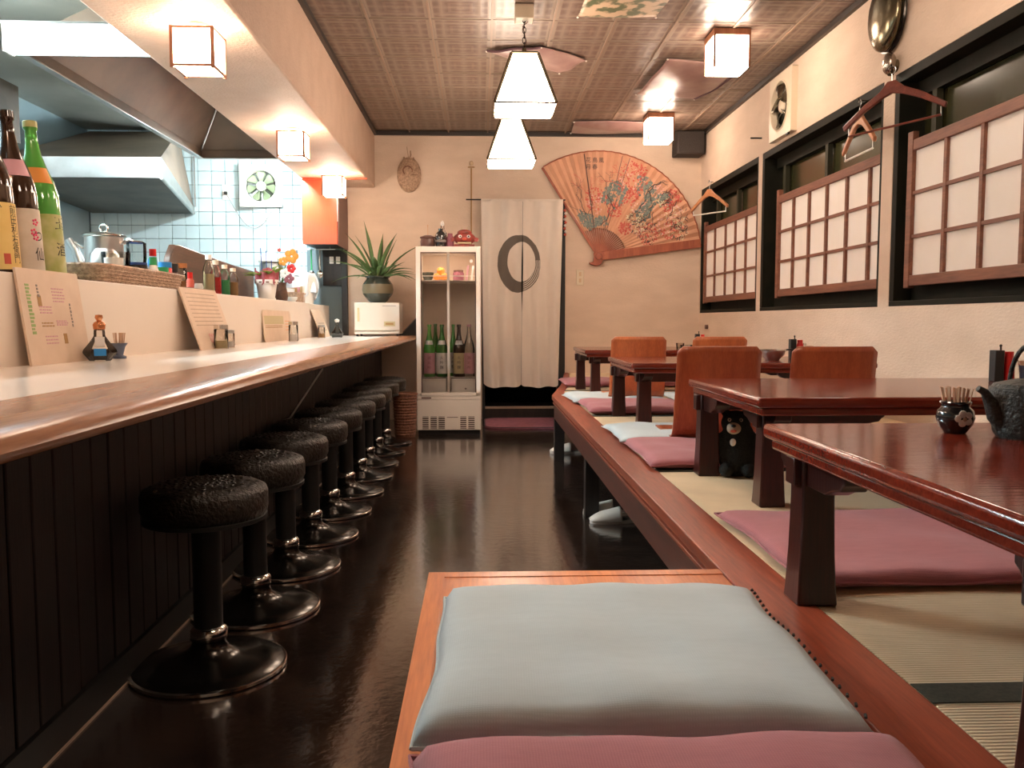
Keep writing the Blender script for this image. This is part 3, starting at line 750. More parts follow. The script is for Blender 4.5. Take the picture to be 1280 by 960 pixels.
# ------------------------------------------------------------------ legless floor chairs (bent plywood)
def zaisu(m):
    t = T('floor_chair', None, 'chair', (0,0,0), group='legless bent plywood floor chairs')
    W_ = .355; N_ = 16
    # profile in (y,z): back rises at y=0 (toward the camera), seat runs away from the camera
    prof = [(-.045,.395),(-.03,.30),(-.012,.18),(0,.09),(.008,.05),(.03,.018),(.06,.006),(.15,.006),(.28,.010),(.36,.016)]
    def pt(u, v):
        k = v*(len(prof)-1); i = min(int(k), len(prof)-2); f = k-i
        y = prof[i][0]*(1-f)+prof[i+1][0]*f; z = prof[i][1]*(1-f)+prof[i+1][1]*f
        a = 2*u-1
        wdt = W_/2*(1-.02*(1-min(1, v*2.5)))
        cr = .02*(1-abs(a)**2)*max(0, 1-v*2.2)      # slight hollow of the back
        rc = 0
        if v < .06 and abs(a) > .9: rc = (abs(a)-.9)/.1*.022*(1-v/.06)
        return (a*wdt, y-cr, z-rc)
    back = G().grid(lambda u, v: pt(u, v*.55), N_, 20)
    O('backrest', back, m, t, solid=.011, smooth=60)
    O('seat', G().grid(lambda u, v: pt(u, .55+v*.45), N_, 8), m, t, solid=.011, smooth=60)
    return t
z1 = zaisu(M['ply']); z1.location = (.985, 3.50, PZ+.030); z1['label'] = 'red-brown plywood floor chair at the front left, behind the black bear'
z2 = dup(z1, (1.455, 3.47, PZ+.030), R(-2), 'red-brown plywood floor chair at the front right, by the window wall')
z3 = zaisu(M['ply_light']); z3.location = (1.0, 5.36, PZ+.035); z3['label'] = 'orange plywood floor chair at the back left, facing the farthest table'
z4 = dup(z3, (1.515, 5.36, PZ+.035), R(2), 'orange plywood floor chair at the back right, mostly hidden')

# ------------------------------------------------------------------ the bear
br = T('toy_bear', 'black toy bear with beige muzzle sitting on the tatami beside a table leg', 'toy', (.884, 2.86, PZ), R(-16))
br.scale = (1.05, .90, 1.10)
g = G().ball((0,0,.062), (.062,.055,.072)).ball((0,-.004,.125), (.052,.046,.05)).ball((-.008,-.012,.165), (.047,.045,.040)).ball((-.042,-.004,.198), (.014,.010,.014)).ball((.028,-.004,.198), (.014,.010,.014))
g.ball((.055,-.012,.09), (.020,.022,.045)).ball((-.055,-.012,.09), (.020,.022,.045)).ball((.035,-.05,.022), (.024,.035,.022)).ball((-.035,-.05,.022), (.024,.035,.022))
bo = O('bear_body', g, M['fur'], br, fixn=True)
md = bo.modifiers.new('remesh', 'REMESH'); md.mode = 'VOXEL'; md.voxel_size = .005; md.use_smooth_shade = True
O('muzzle', G().ball((-.014,-.050,.152), (.023,.020,.019)), M['muzzle'], br)
O('nose', G().ball((-.015,-.070,.161), (.008,.006,.005)), M['black'], br)
O('mouth', G().ball((-.015,-.067,.145), (.010,.004,.005)), M['ink_red'], br)
for dx in (-.018, .018):
    O('eye', G().ball((-.010+dx,-.050,.178), (.006,.004,.006)), M['muzzle'], br)
    O('pupil', G().ball((-.010+dx,-.054,.178), (.003,.002,.003)), M['black'], br)
O('chest_patch', G().ball((-.016,-.047,.108), (.010,.006,.012)), M['label_white'], br)

# ------------------------------------------------------------------ things on the tables
TZ = .797
def lathe_thing(name, label, cat, loc, parts, group=None, rz=0, n=24):
    t = T(name, label, cat, loc, rz, group)
    for nm, prof, m in parts: O(nm, G().lathe(prof, n), m, t, smooth=50)
    return t
tp = lathe_thing('toothpick_pot', 'black toothpick pot with white flower on the nearest table', 'pot', (.862, 1.50, TZ), [
    ('pot_body', [(.0001,.0),(.018,.0),(.021,.004),(.029,.016),(.0325,.028),(.030,.041),(.024,.047),(.0235,.052),(.027,.056),(.025,.058),(.021,.052),(.0001,.05)], M['jar_black'])])
g = G()
for k in range(5):
    a = PI/2 + 2*PI*k/5 + .3
    dx, dz = .0095*math.cos(a), .0085*math.sin(a)
    g.ball((-.001+dx, -.0315+.002*abs(dx)*100, .029+dz), (.0075,.0022,.0068), 10, 6)
O('painted_flower', g, M['label_white'], tp)
O('flower_centre', G().ball((-.001,-.0335,.028), (.004,.0012,.004), 8, 5), M['muzzle'], tp)
for k in range(46):
    a = random.uniform(0, 2*PI); r0 = .018*math.sqrt(random.random()); r1 = r0*1.55
    O('toothpick', G().tube([(r0*math.cos(a), r0*math.sin(a), .035), (r1*math.cos(a), r1*math.sin(a), .082+random.uniform(-.002,.002))], .0011, 5), M['toothpick'], tp)
tea = T('iron_teapot', 'black cast iron teapot at the right edge of the nearest table', 'teapot', (.955, 1.43, TZ))
O('pot_body', G().lathe([(.0001,0),(.052,0),(.058,.01),(.062,.045),(.066,.082),(.064,.088),(.058,.090)], 32), M['iron'], tea)
O('lid', G().lathe([(.062,.088),(.058,.094),(.03,.101),(.008,.104),(.008,.110),(.013,.116),(.008,.122),(.0001,.123)], 32), M['iron'], tea)
O('spout', G().tube([(-.045,0,.022),(-.062,0,.040),(-.072,0,.062),(-.083,0,.080),(-.095,0,.0865)], [.017,.015,.011,.007,.0055], 12), M['iron'], tea, smooth=60)
O('handle', G().tube([(.0, .062*math.cos(q), .088+.075*math.sin(q)) for q in [PI*i/14 for i in range(15)]], .004, 8), M['iron'], tea)
def condiments(label, x, y, sc_=1):
    t = T('condiment_set', label, 'condiments', (x, y, TZ), 0, 'condiment sets on the low tables')
    O('chopstick_box', G().box(-.05,-.018,-.015,.02,0,.105), M['black'], t, bevel=.002)
    O('red_bottle', G().lathe([(.0001,0),(.017,0),(.018,.004),(.018,.075),(.014,.085),(.014,.10),(.0001,.101)], 16, (.006,0,0)), M['red_plastic'], t)
    O('soy_bottle', G().lathe([(.0001,0),(.018,0),(.02,.01),(.016,.05),(.008,.07),(.007,.082),(.0001,.083)], 16, (.036,.012,0)), M['clear_dim'], t)
    O('spoon', G().tube([(-.022,0,.08),(-.024,0,.118)], .003, 6).ball((-.024,0,.120), (.005,.004,.005), 8, 6), M['black'], t)
    O('toothpick_cup', G().lathe([(.0001,0),(.016,0),(.019,.03),(.022,.055),(.0001,.05)], 14, (.052,-.02,0)), M['jar_blue'], t)
    O('toothpick_bundle', G().lathe([(.014,.045),(.021,.07),(.0001,.068)], 14, (.052,-.02,0)), M['toothpick'], t, kind='stuff')
    return t
condiments('black chopstick box and red bottle on the second table, behind the teapot', 1.765, 2.775)
condiments('black box and red bottle on the third table, above the front right chair', 1.72, 4.52)
condiments('black box and red bottle on the farthest table near the window corner', 1.665, 6.32)
lathe_thing('metal_bowl', 'shiny metal bowl on the third table between two floor chairs', 'bowl', (1.52, 4.36, TZ), [
    ('bowl_body', [(.0001,.0),(.035,0),(.04,.006),(.058,.025),(.066,.048),(.066,.052),(.062,.05),(.05,.022),(.0001,.008)], M['steel']),
    ('bowl_rim', [(.064,.049),(.072,.051),(.072,.054),(.064,.055)], M['chrome'])])
O('bowl_handle', G().tube([(.06,0,.05),(.10,0,.056),(.105,0,.055)], [.005,.004,.002], 8), M['black'], bpy.data.objects['metal_bowl'])
for i, (x, y, l_) in enumerate(((1.43, 6.02, 'small clear glass on the farthest table beside the back left chair'), (1.49, 6.08, 'clear glass ashtray on the farthest table, right of the small glass'))):
    lathe_thing('small_glass', l_, 'glass', (x, y, TZ), [('glass_body', [(.0001,0),(.026,0),(.03,.045),(.028,.045),(.024,.006),(.0001,.006)] if i == 0 else [(.0001,0),(.04,0),(.045,.03),(.038,.03),(.035,.008),(.0001,.008)], M['clear_dim'])])

# ------------------------------------------------------------------ slippers
sl = T('slipper', None, 'slipper', (0,0,0), group='white slippers under the platform')
def sole(z):
    return [(.135*math.cos(a)*1.0 - (.0 if math.cos(a) > 0 else 0), (.045+.008*math.cos(a-PI))*math.sin(a), z) for a in [2*PI*i/28 for i in range(28)]]
v0, v1 = sole(0), sole(.016)
g = G().add(v0+v1, [tuple(range(28))[::-1], tuple(range(28,56))] + [(i,(i+1)%28,(i+1)%28+28,i+28) for i in range(28)])
O('sole', g, M['slipper'], sl)
def upper(u, v):
    a = PI*(u); x = -.132 + v*.15
    t_ = min(1, math.sqrt(max(0, 1-((x+.02)/.122)**2))) if x < -.02 else 1
    wv = .052*t_; hh = .014 + (.022+.040*(v**.8))*min(1, t_*1.2)
    return (x, -wv*math.cos(a), .012 + (hh-.012)*math.sin(a)**.8 if 0 < u < 1 else .012)
O('upper', G().grid(upper, 14, 12), M['slipper'], sl, solid=.004, smooth=70)
O('insole', G().add([(x*.9, y*.85, .0175) for x, y, z in v0], [tuple(range(28))]), M['slipper_in'], sl, smooth=0)
sl.location = (.675, 4.14, 0); sl.rotation_euler = (0,0,R(6)); sl['label'] = 'nearer white slipper of the pair beside the front platform post'
dup(sl, (.665, 4.31, 0), R(-4), 'farther white slipper, tucked behind its pair by the front post') 
dup(sl, (.66, 6.36, 0), R(5), 'white slipper at the far end of the platform, near the doorway')

# ------------------------------------------------------------------ drinks fridge
fr = T('display_fridge', 'tall narrow white display fridge with glass doors and sake bottles', 'fridge', (-.273, 7.4, 0))
FX0, FX1, FY0, FY1, FZ = -.553, .006, 7.4, 7.93, 1.64
wm = M['white_metal']
OW('fridge_body', G().box(FX0, FX0+.03, FY0+.02, FY1, .045, FZ-.001).box(FX1-.03, FX1, FY0+.02, FY1, .045, FZ-.001).box(FX0+.03, FX1-.03, FY1-.03, FY1, .045, FZ-.001).box(FX0+.03, FX1-.03, FY0+.02, FY1-.03, FZ-.04, FZ-.001).box(FX0+.03, FX1-.03, FY0+.02, FY1-.03, .045, .34), wm, fr, bevel=.004)
OW('door_frame', G().box(FX0, FX0+.04, FY0-.005, FY0+.018, .365, FZ).box(FX1-.04, FX1, FY0-.005, FY0+.018, .365, FZ).box(FX0+.04, FX1-.04, FY0-.005, FY0+.018, FZ-.05, FZ).box(FX0+.04, FX1-.04, FY0-.005, FY0+.018, .345, .375), wm, fr, bevel=.004)
OW('centre_mullion', G().box(-.285, -.262, FY0+.0, FY0+.018, .375, FZ-.05), mat('mull', (.45,.38,.32), .4), fr, bevel=.002)
OW('door_seal', G().box(FX0+.04, FX0+.048, FY0+.004, FY0+.016, .375, FZ-.05).box(FX1-.048, FX1-.04, FY0+.004, FY0+.016, .375, FZ-.05).box(FX0+.048, FX1-.048, FY0+.004, FY0+.016, FZ-.058, FZ-.05), M['pottery'], fr)
OW('glass_door', G().box(FX0+.048, -.285, FY0+.005, FY0+.009, .375, FZ-.058), M['pane'], fr)
OW('glass_door', G().box(-.262, FX1-.048, FY0+.005, FY0+.009, .375, FZ-.058), M['pane'], fr)
OW('door_sticker', G().lathe([(.009,0),(.0145,0),(.0145,.001),(.009,.001)], 16, (-.075, FY0+.002, 1.515), 'Y'), M['label_white'], fr)
OW('control_strip', G().box(FX0+.002, FX1-.002, FY0-.002, FY0+.018, .315, .342), wm, fr, bevel=.002)
OW('name_badge', G().box(FX0+.04, FX0+.125, FY0-.004, FY0-.001, .322, .334), M['pottery'], fr)
OW('lower_panel', G().box(FX0+.002, FX1-.002, FY0-.002, FY0+.018, .045, .312), wm, fr, bevel=.003)
for x0, x1 in ((-.505,-.452), (-.435,-.38), (-.365,-.31), (-.175,-.122), (-.105,-.05)):
    OW('vent_recess', G().box(x0, x1, FY0-.004, FY0-.0015, .055, .165), M['grille'], fr)
    for q in range(6):
        OW('vent_slat', G().box(x0-.002, x1+.002, FY0-.010, FY0-.003, .062+q*.0185, .062+q*.0185+.006), wm, fr)
OW('panel_label', G().box(-.292, -.195, FY0-.004, FY0-.001, .155, .160), M['grille'], fr)
OW('fridge_foot', G().box(FX0+.01, FX1-.01, FY0+.03, FY1-.03, 0, .045), M['black'], fr)
OW('inner_liner', G().box(FX0+.031, FX1-.031, FY1-.04, FY1-.031, .345, FZ-.041), mat('liner', (.70,.53,.40), .5, c2=(.76,.59,.45), ns=4), fr)
OW('wire_shelf', G().box(FX0+.032, FX1-.032, FY0+.045, FY1-.045, 1.345, 1.352).box(FX0+.032, FX1-.032, FY0+.04, FY0+.046, 1.385, 1.393).box(FX0+.032, FX1-.032, FY0+.04, FY0+.046, 1.345, 1.353), wm, fr)
OW('shelf_board', G().box(FX0+.032, FX1-.032, FY0+.045, FY1-.045, .502, .51), wm, fr)
for k, (x, z, l_) in enumerate(((-.375,1.387,'orange in the fridge, at the left end of the top shelf'), (-.318,1.387,'orange in the fridge top shelf beside the mullion'), (-.345,1.438,'topmost orange of the little pile in the fridge'))):
    t = T('orange', l_, 'orange', (x, 7.55, z-.035), 0, 'oranges in the fridge')
    O('peel', G().ball((0,0,.035), (.036,.036,.034)), M['orange_fruit'], t); O('stem_end', G().ball((0,0,.069), (.005,.005,.003), 6, 4), M['leaf'], t)
lathe_thing('fridge_bowl', 'dark bowl at the left end of the fridge top shelf', 'bowl', (-.46, 7.6, 1.352), [('bowl_body', [(.0001,0),(.03,0),(.05,.04),(.052,.075),(.047,.07),(.0001,.02)], M['pot_dark'])])
t = T('plum_jar', 'dark purple jar on the right of the fridge top shelf', 'jar', (-.19, 7.6, 1.352))
O('jar_body', G().lathe([(.0001,0),(.045,0),(.048,.01),(.048,.07),(.04,.08),(.0001,.08)], 20), M['mauve'], t); O('jar_lid', G().lathe([(.042,.08),(.044,.082),(.044,.095),(.0001,.097)], 20), M['pottery'], t)
for k in range(2):
    t = T('leaning_packet', ('left','right')[k]+' upright pale packet leaning at the right end of the fridge top shelf', 'packet', (-.12+.045*k, 7.52, 1.353), 0, 'packets in the fridge')
    O('packet_body', G().prism([(-.008,0),(.008,0),(.026,.13),(.010,.132)], 'Y', 0, .06), (M['label_pink'], M['label_white'])[k], t)
def sake(name, label, x, y, z, h, r, gm, lm, group, collar=None, cap=M['label_white'], txt=None, lean=0, neck=.30, tint=M['ink'], la=None, tsize=.03):
    t = T(name, label, 'bottle', (x, y, z), 0, group)
    k = h
    O('bottle_body', G().lathe([(.0001,0),(r*.96,0),(r,.008),(r,.52*k),(r*.97,.56*k),(r*.80,.64*k),(r*.52,.73*k),(r*.38,.80*k),(r*.31,.88*k),(r*.30,.955*k),(r*.36,.957*k),(r*.36,.975*k),(.0001,.976*k)], 28), gm, t, smooth=60)
    O('cap', G().lathe([(r*.34,.965*k),(r*.37,.968*k),(r*.37,k),(r*.33,k+.003),(.0001,k+.003)], 16), cap, t)
    a0, a1 = (R(-100), R(100)) if la is None else la
    lb = O('label', G().lathe([(r+.0012,.06*k),(r+.0012,.46*k)], 24, a0=a0, a1=a1), lm, t)
    if collar:
        O('neck_label', G().lathe([(r*.90,.62*k),(r*.70,.70*k)], 12, a0=-PI/2-.8, a1=-PI/2+.8), collar, t)
    t.rotation_euler.y = lean
    return t
FB = 'sake bottles in the fridge'
fb = [(-.445,M['lime_glass'],M['label_pink'],'green bottle with pink label and white neck tag, leftmost in the fridge',1), (-.40,M['green_glass'],None,'',0), (-.335,M['green_glass'],M['label_white'],'bright green bottle with white label beside the fridge mullion',1),
      (-.238,M['lime_glass'],M['label_white'],'thin green bottle half hidden behind the fridge mullion',0), (-.185,M['brown_glass'],M['label_gold'],'dark brown bottle with gold label in the fridge',1), (-.098,M['clear_dim'],M['label_pink'],'clear bottle with pale pink label, rightmost in the fridge',0)]
for x, gm, lm, l_, cl in fb:
    if lm is None: continue
    y = 7.50 + (.10 if 'half' in l_ else 0)
    b_ = sake('sake_bottle', l_, x, y-.02, .51, .455, .052 if 'thin' not in l_ else .04, gm, lm, FB, M['label_white'] if cl else None, cap=gm if gm is not M['clear_dim'] else M['label_pink'], la=(R(-160), R(-20)))
    for q in range(3): text('酒米吟'[q] if 'pink' in l_ else '大吟醸'[q], .034, M['ink'] if lm is not M['label_pink'] else M['mauve'], b_, None, wrap=((.054 if 'thin' not in l_ else .042), -PI/2, .165-.042*q), name='lettering')
sake('sake_bottle', 'green bottle at the back, behind the two front green ones in the fridge', -.40, 7.64, .51, .46, .045, M['green_glass'], M['label_white'], FB, cap=M['green_glass'], la=(R(-160), R(-20)))
for k, (x0, x1) in enumerate(((-.512,-.297), (-.252,-.042))):
    t = T('sake_carton', ('left','right')[k]+' white carton at the bottom of the fridge', 'carton', ((x0+x1)/2, 7.50, .376), 0, 'cartons at the bottom of the fridge')
    hw = (x1-x0)/2
    O('carton_box', G().box(-hw, hw, -.07, .16, 0, .118), M['carton'], t, bevel=.003)
    O('carton_flap', G().box(-hw, hw, -.071, -.0695, .10, .1015), M['ink_brown'], t)
    if k: O('carton_print', G().ball((.02,-.071,.03), (.010,.001,.008), 8, 5), M['ink_grey'], t)

OW('added_fridge_fill', G().box(FX0+.08, FX1-.08, FY0+.05, FY0+.08, FZ-.050, FZ-.042), emis('added_fridge_fill', (1,.85,.7), 12), fr)  # added glowing strip, hidden behind the door frame, only to brighten the interior
# things on top of the fridge
lathe_thing('brown_pot', 'brown clay pot with a stick in it, leftmost on the fridge', 'pot', (-.46, 7.62, FZ), [('pot_body', [(.0001,0),(.055,0),(.065,.02),(.068,.06),(.06,.085),(.07,.09),(.07,.10),(.03,.115),(.0001,.118)], M['pottery'])])
O('stick', G().tube([(0,0,.09),(0,0,.20)], .004, 6).ball((0,0,.2),(.006,.006,.01),8,5), M['toothpick'], bpy.data.objects['brown_pot'])
lathe_thing('dark_jar', 'dark round jar with handle in the middle of the fridge top', 'jar', (-.345, 7.58, FZ), [('jar_body', [(.0001,0),(.04,0),(.045,.02),(.05,.10),(.04,.13),(.02,.15),(.022,.17),(.0001,.172)], M['jar_black']), ('jar_band', [(.0505,.05),(.0505,.07)], M['ink_grey'])])
lathe_thing('clear_flask', 'slim clear flask with pointed stopper behind the dark jar on the fridge', 'bottle', (-.335, 7.72, FZ), [('flask_body', [(.0001,0),(.04,0),(.04,.14),(.018,.18),(.016,.21),(.0001,.21)], M['clear_dim']), ('stopper', [(.012,.21),(.018,.225),(.012,.245),(.0001,.26)], M['label_white'])])
lathe_thing('purple_jar', 'small dark purple jar beside the red mask on the fridge', 'jar', (-.262, 7.60, FZ), [('jar_body', [(.0001,0),(.03,0),(.034,.02),(.034,.09),(.022,.11),(.022,.13),(.0001,.131)], M['mauve'])])
ln = T('lion_mask', 'red folk lion head ornament with white eyes on the fridge', 'ornament', (-.135, 7.58, FZ))
O('head', G().ball((0,0,.085), (.098,.06,.058)).box(-.09,.09,-.06,.05,0,.03), M['lion_red'], ln, bevel=.004)
O('crest', G().ball((0,0,.135), (.065,.045,.03)), M['lion_red'], ln)
for s in (-1, 1):
    O('eye', G().ball((s*.038,-.056,.098), (.016,.008,.014)), M['label_white'], ln); O('pupil', G().ball((s*.036,-.064,.098), (.007,.003,.007)), M['black'], ln)
    O('ear', G().prism([(s*.075,.10),(s*.125,.085),(s*.115,.055),(s*.085,.06)], 'Y', -.02, .02), M['lion_red'], ln)
    O('horn', G().tube([(s*.02,0,.155),(s*.026,0,.185)], [.006,.002], 6), M['label_gold'], ln)
O('nose', G().ball((0,-.062,.075), (.02,.010,.014)), M['ink_red'], ln)
O('teeth', G().box(-.06,.06,-.066,-.058,.035,.048), M['label_gold'], ln)

# ------------------------------------------------------------------ doorway curtain
nr = T('doorway_curtain', 'long off-white split doorway curtain painted with a grey ink ring', 'curtain', (.42, 8.46, .34))
def cloth_y(x, z):
    k = (2.19-z)/1.85
    return 8.485 + (.014+.016*k)*math.sin(x*38+1.2*math.sin(z*1.5)) + .008*math.sin(x*17+2+z) + .006*k*math.sin(x*70+z*3)
def half(x0, x1, inner):
    def fn(u, v):
        z = 2.19 - v*1.855
        bow = .013*math.sin(v*PI)
        a = x0 + (bow if inner == 1 else .022*v*1.0) ; b = x1 - (.045*v if inner == 1 else bow*0)
        if inner == 1: a = .427 + .0065*math.sin(PI*min(1, max(0, (v-.17)/.42))) + .0012 - .018*v; 
        else: b = .427 - .0065*math.sin(PI*min(1, max(0, (v-.17)/.42))) - .0012 - .018*v
        x = a + (b-a)*u
        zz = z + .006*math.sin(x*30) * v + (.03*v**8*((u-.5)*2)**8 if True else 0)
        return (x, cloth_y(x, zz), zz)
    return fn
OW('curtain_panel', G().grid(half(.014, .427, 0), 48, 40), M['noren'], nr, smooth=80)
OW('curtain_panel', G().grid(half(.427, .826, 1), 48, 40), M['noren'], nr, smooth=80)
OW('curtain_rod', G().tube([(-.135, 8.5, 2.195), (.85, 8.5, 2.195)], .007, 8), M['blackwood'], nr)
OW('hem_tape', G().box(.014, .826, 8.478, 8.482, 2.178, 2.20), M['noren'], nr)
th = T('bead_tassel', 'red and white beaded tassel hanging at the right of the curtain', 'tassel', (.853, 8.55, 1.86))
for q in range(9):
    O('bead', G().ball((.006*math.sin(q*2.1), 0, .03*q), (.013,.010,.013), 8, 6), (M['ink_red'], M['label_white'])[q % 2], th)
O('cord', G().tube([(0,0,0),(0,0,.30)], .002, 5), M['ink_red'], th)
mt = T('door_mat', 'purple rounded door mat on the floor at the curtained doorway', 'mat', (.44, 8.2, 0))
def rrect(x0, x1, y0, y1, r, n=6):
    p = []
    for cx, cy, a0 in ((x1-r,y1-r,0),(x0+r,y1-r,PI/2),(x0+r,y0+r,PI),(x1-r,y0+r,1.5*PI)):
        for i in range(n+1): p.append((cx+r*math.cos(a0+PI/2*i/n), cy+r*math.sin(a0+PI/2*i/n)))
    return p
O('mat_body', G().prism(rrect(-.40,.42,-.42,.38,.14), 'Z', 0, .016), M['mauve'], mt, bevel=.005)
O('mat_border', G().tube([(x, y, .014) for x, y in rrect(-.395,.415,-.415,.375,.14)+[rrect(-.395,.415,-.415,.375,.14)[0]]], .007, 6, caps=False), M['fabric_dark'], mt)

# ------------------------------------------------------------------ big painted fan on the back wall
FN = T('wall_fan', 'huge painted folding fan with blossoms spread on the back wall', 'fan', (1.19, YB, 1.645))
A0, A1 = R(122), R(9.5); NP = 26; R0, R1 = .285, 1.045
def fan_depth(a, r):
    k = (A0-a)/(A0-A1)*NP
    tri = abs((k % 1)*2-1)
    return -(.018 + .012*k/NP + tri*.016*(r/R1))
def fan_pt(a, r, off=0): return (r*math.cos(a), fan_depth(a, r)-off, r*math.sin(a))
g = G(); g.grid(lambda u, v: fan_pt(A0+(A1-A0)*u, R0+(R1-R0)*v), NP*2, 6)
O('fan_leaf', g, M['fan_paper'], FN, smooth=0, solid=.002)
O('leaf_border', G().tube([fan_pt(A0+(A1-A0)*i/(NP*2), R1, .002) for i in range(NP*2+1)], .006, 5), M['fan_rib'], FN)
for i in range(NP+1):
    a = A0+(A1-A0)*i/NP
    m_ = Matrix.Rotation(-a, 4, 'Y')
    O('rib', G().xbox(m_ @ Matrix.Translation((R0/2+.03, -.014-.010*i/NP, 0)), R0+.06, .004, .009), M['fan_rib'], FN)
for i in (5, 10, 11):      # dark fold lines running across the leaf
    a = A0+(A1-A0)*(i+.5)/NP
    O('fold_stick', G().tube([fan_pt(a, R0, .004), fan_pt(a, R1-.02, .006)], .006 if i == 5 else .0035, 5), M['pottery'], FN)
for a, nm in ((A0+.012, 'guard_stick'), (A1-.035, 'guard_stick')):
    m_ = Matrix.Rotation(-a, 4, 'Y')
    O(nm, G().xbox(m_ @ Matrix.Translation((.50, -.045 if a < 1 else -.020, 0)), 1.09, .012, .024 if a > 1 else .085), M['fan_rib'], FN, bevel=.003)
O('pivot_boss', G().lathe([(.0001,-.075),(.030,-.072),(.036,-.06),(.036,0)], 20, (0,0,0), 'Y'), M['fan_rib'], FN)
O('fan_tail', G().prism([(.03,-.005),(.045,-.05),(.02,-.085),(-.03,-.095),(-.08,-.08),(-.095,-.062),(-.05,-.052),(-.045,-.01),(-.02,.01)], 'Y', -.06, -.012), M['fan_rib'], FN, bevel=.006)
O('leaf_packet', G().prism([(.06,.01),(.22,.045),(.24,.02),(.24,.0),(.08,-.02)], 'Y', -.05, -.03), M['paint_cream'], FN)
# painting: blossoms, branches, rocks as flecks of paint lying on the pleats
rp = random.Random(5)
def pol(px, py):       # photo-like layout coordinates on the wall -> angle, radius about the pivot
    x = (px-749)*.00811; z = (320-py)*.00811
    return math.atan2(z, x), math.hypot(x, z)
def flecks(name, m, spots, n, s0, s1, off=.002, el=1.0):
    g = G()
    for px, py, rad in spots:
        for _ in range(n):
            t_ = rp.uniform(0, 2*PI); q = rad*math.sqrt(rp.random())
            a, r = pol(px+q*math.cos(t_), py+q*math.sin(t_))
            if not (R0+.02 < r < R1-.03 and A1+.03 < a < A0-.03): continue
            s = rp.uniform(s0, s1); th_ = rp.uniform(0, PI)
            vs = []
            for i in range(6):
                b = 2*PI*i/6
                dx = s*math.cos(b)*el; dz = s*math.sin(b)
                ex = dx*math.cos(th_)-dz*math.sin(th_); ez = dx*math.sin(th_)+dz*math.cos(th_)
                X, Z = r*math.cos(a)+ex, r*math.sin(a)+ez
                aa, rr = math.atan2(Z, X), math.hypot(X, Z)
                vs.append(fan_pt(aa, rr, off))
            g.add(vs, [tuple(range(6))])
    O(name, g, m, FN, smooth=0, fixn=False, kind='stuff')
def branch(g, px, py, qx, qy, wdt, dep=3):
    a, r = pol(px, py); b, s = pol(qx, qy)
    if all(R0+.01 < q < R1-.02 for q in (r, s)) and all(A1 < q < A0 for q in (a, b)):
        pts = []
        for i in range(5):
            t_ = i/4; w1 = 0 if i in (0, 4) else rp.uniform(-.012,.012); X = (1-t_)*r*math.cos(a)+t_*s*math.cos(b)+w1; Z = (1-t_)*r*math.sin(a)+t_*s*math.sin(b)-w1
            pts.append(fan_pt(math.atan2(Z, X), math.hypot(X, Z), .003))
        g.tube(pts, wdt*.6, 4)
    if dep:
        for _ in range(2):
            an = math.atan2(qy-py, qx-px)+rp.uniform(-.9,.9); L_ = math.hypot(qx-px, qy-py)*rp.uniform(.55,.85)
            branch(g, qx, qy, qx+L_*math.cos(an), qy+L_*math.sin(an), wdt*.65, dep-1)
g = G(); branch(g, 768, 262, 760, 245, .007); branch(g, 742, 285, 736, 268, .006); branch(g, 800, 262, 808, 244, .009); branch(g, 735, 275, 728, 255, .006); branch(g, 812, 240, 816, 258, .009, 2); branch(g, 752, 282, 762, 268, .007); branch(g, 838, 268, 846, 252, .006)
O('painted_branches', g, M['paint_dark'], FN, kind='stuff')
g = G(); branch(g, 790, 240, 784, 222, .007); branch(g, 800, 238, 806, 218, .007); branch(g, 838, 258, 850, 245, .006); branch(g, 788, 244, 774, 232, .007); branch(g, 745, 262, 738, 246, .006)
O('red_branches', g, M['paint_red'], FN, kind='stuff')
g = G()
def stroke(g, pts, wd, off=.003):
    q = []
    for (ax, ay), (bx_, by_) in zip(pts, pts[1:]):
        for i in range(5): q.append((ax+(bx_-ax)*i/5, ay+(by_-ay)*i/5))
    q.append(pts[-1]); vs = []
    for i, (px, py) in enumerate(q):
        a_, b_ = q[max(0, i-1)], q[min(len(q)-1, i+1)]
        nx_, ny_ = -(b_[1]-a_[1]), b_[0]-a_[0]; l_ = math.hypot(nx_, ny_) or 1
        ww = wd*(.75+.5*rp.random())*(.4+1.2*math.sin(PI*(i+.6)/(len(q)+.2)))
        for s_ in (-1, 1):
            a, r = pol(px+s_*nx_/l_*ww, py+s_*ny_/l_*ww); vs.append(fan_pt(a, r, off))
    g.add(vs, [(i*2, i*2+1, i*2+3, i*2+2) for i in range(len(q)-1)])
stroke(g, [(797,222),(808,226),(813,240),(811,255),(806,272)], 4.2); stroke(g, [(760,240),(768,233),(780,236),(784,243)], 3.6); stroke(g, [(784,243),(776,252),(768,262)], 2.6); stroke(g, [(724,268),(734,277),(744,280),(756,272)], 3.4); stroke(g, [(820,252),(832,246),(838,250)], 2.6); stroke(g, [(724,262),(730,272),(740,288)], 2.4)
O('painted_trunks', g, M['paint_teal'], FN, smooth=0, fixn=False)
flecks('rock_wash', M['paint_teal'], [(770,238,12),(808,235,13),(812,255,9),(805,265,10),(735,275,8),(752,278,8),(830,250,9),(760,248,8)], 46, .009, .020, .0026)
flecks('red_blossoms', M['paint_red'], [(790,225,20),(800,210,12),(745,250,14),(782,285,8),(845,245,10),(840,285,14),(810,292,14),(770,262,10),(835,258,8),(788,245,12)], 85, .005, .011, .0038)
flecks('pink_blossoms', M['paint_pink'], [(790,225,16),(745,256,12),(800,260,10),(822,240,8),(830,280,12),(845,265,8),(795,285,10)], 30, .006, .012, .0042)
flecks('white_leaves', M['paint_cream'], [(795,272,11),(800,280,10),(845,270,14),(848,288,13),(828,252,7)], 26, .004, .006, .0050, 3.4)
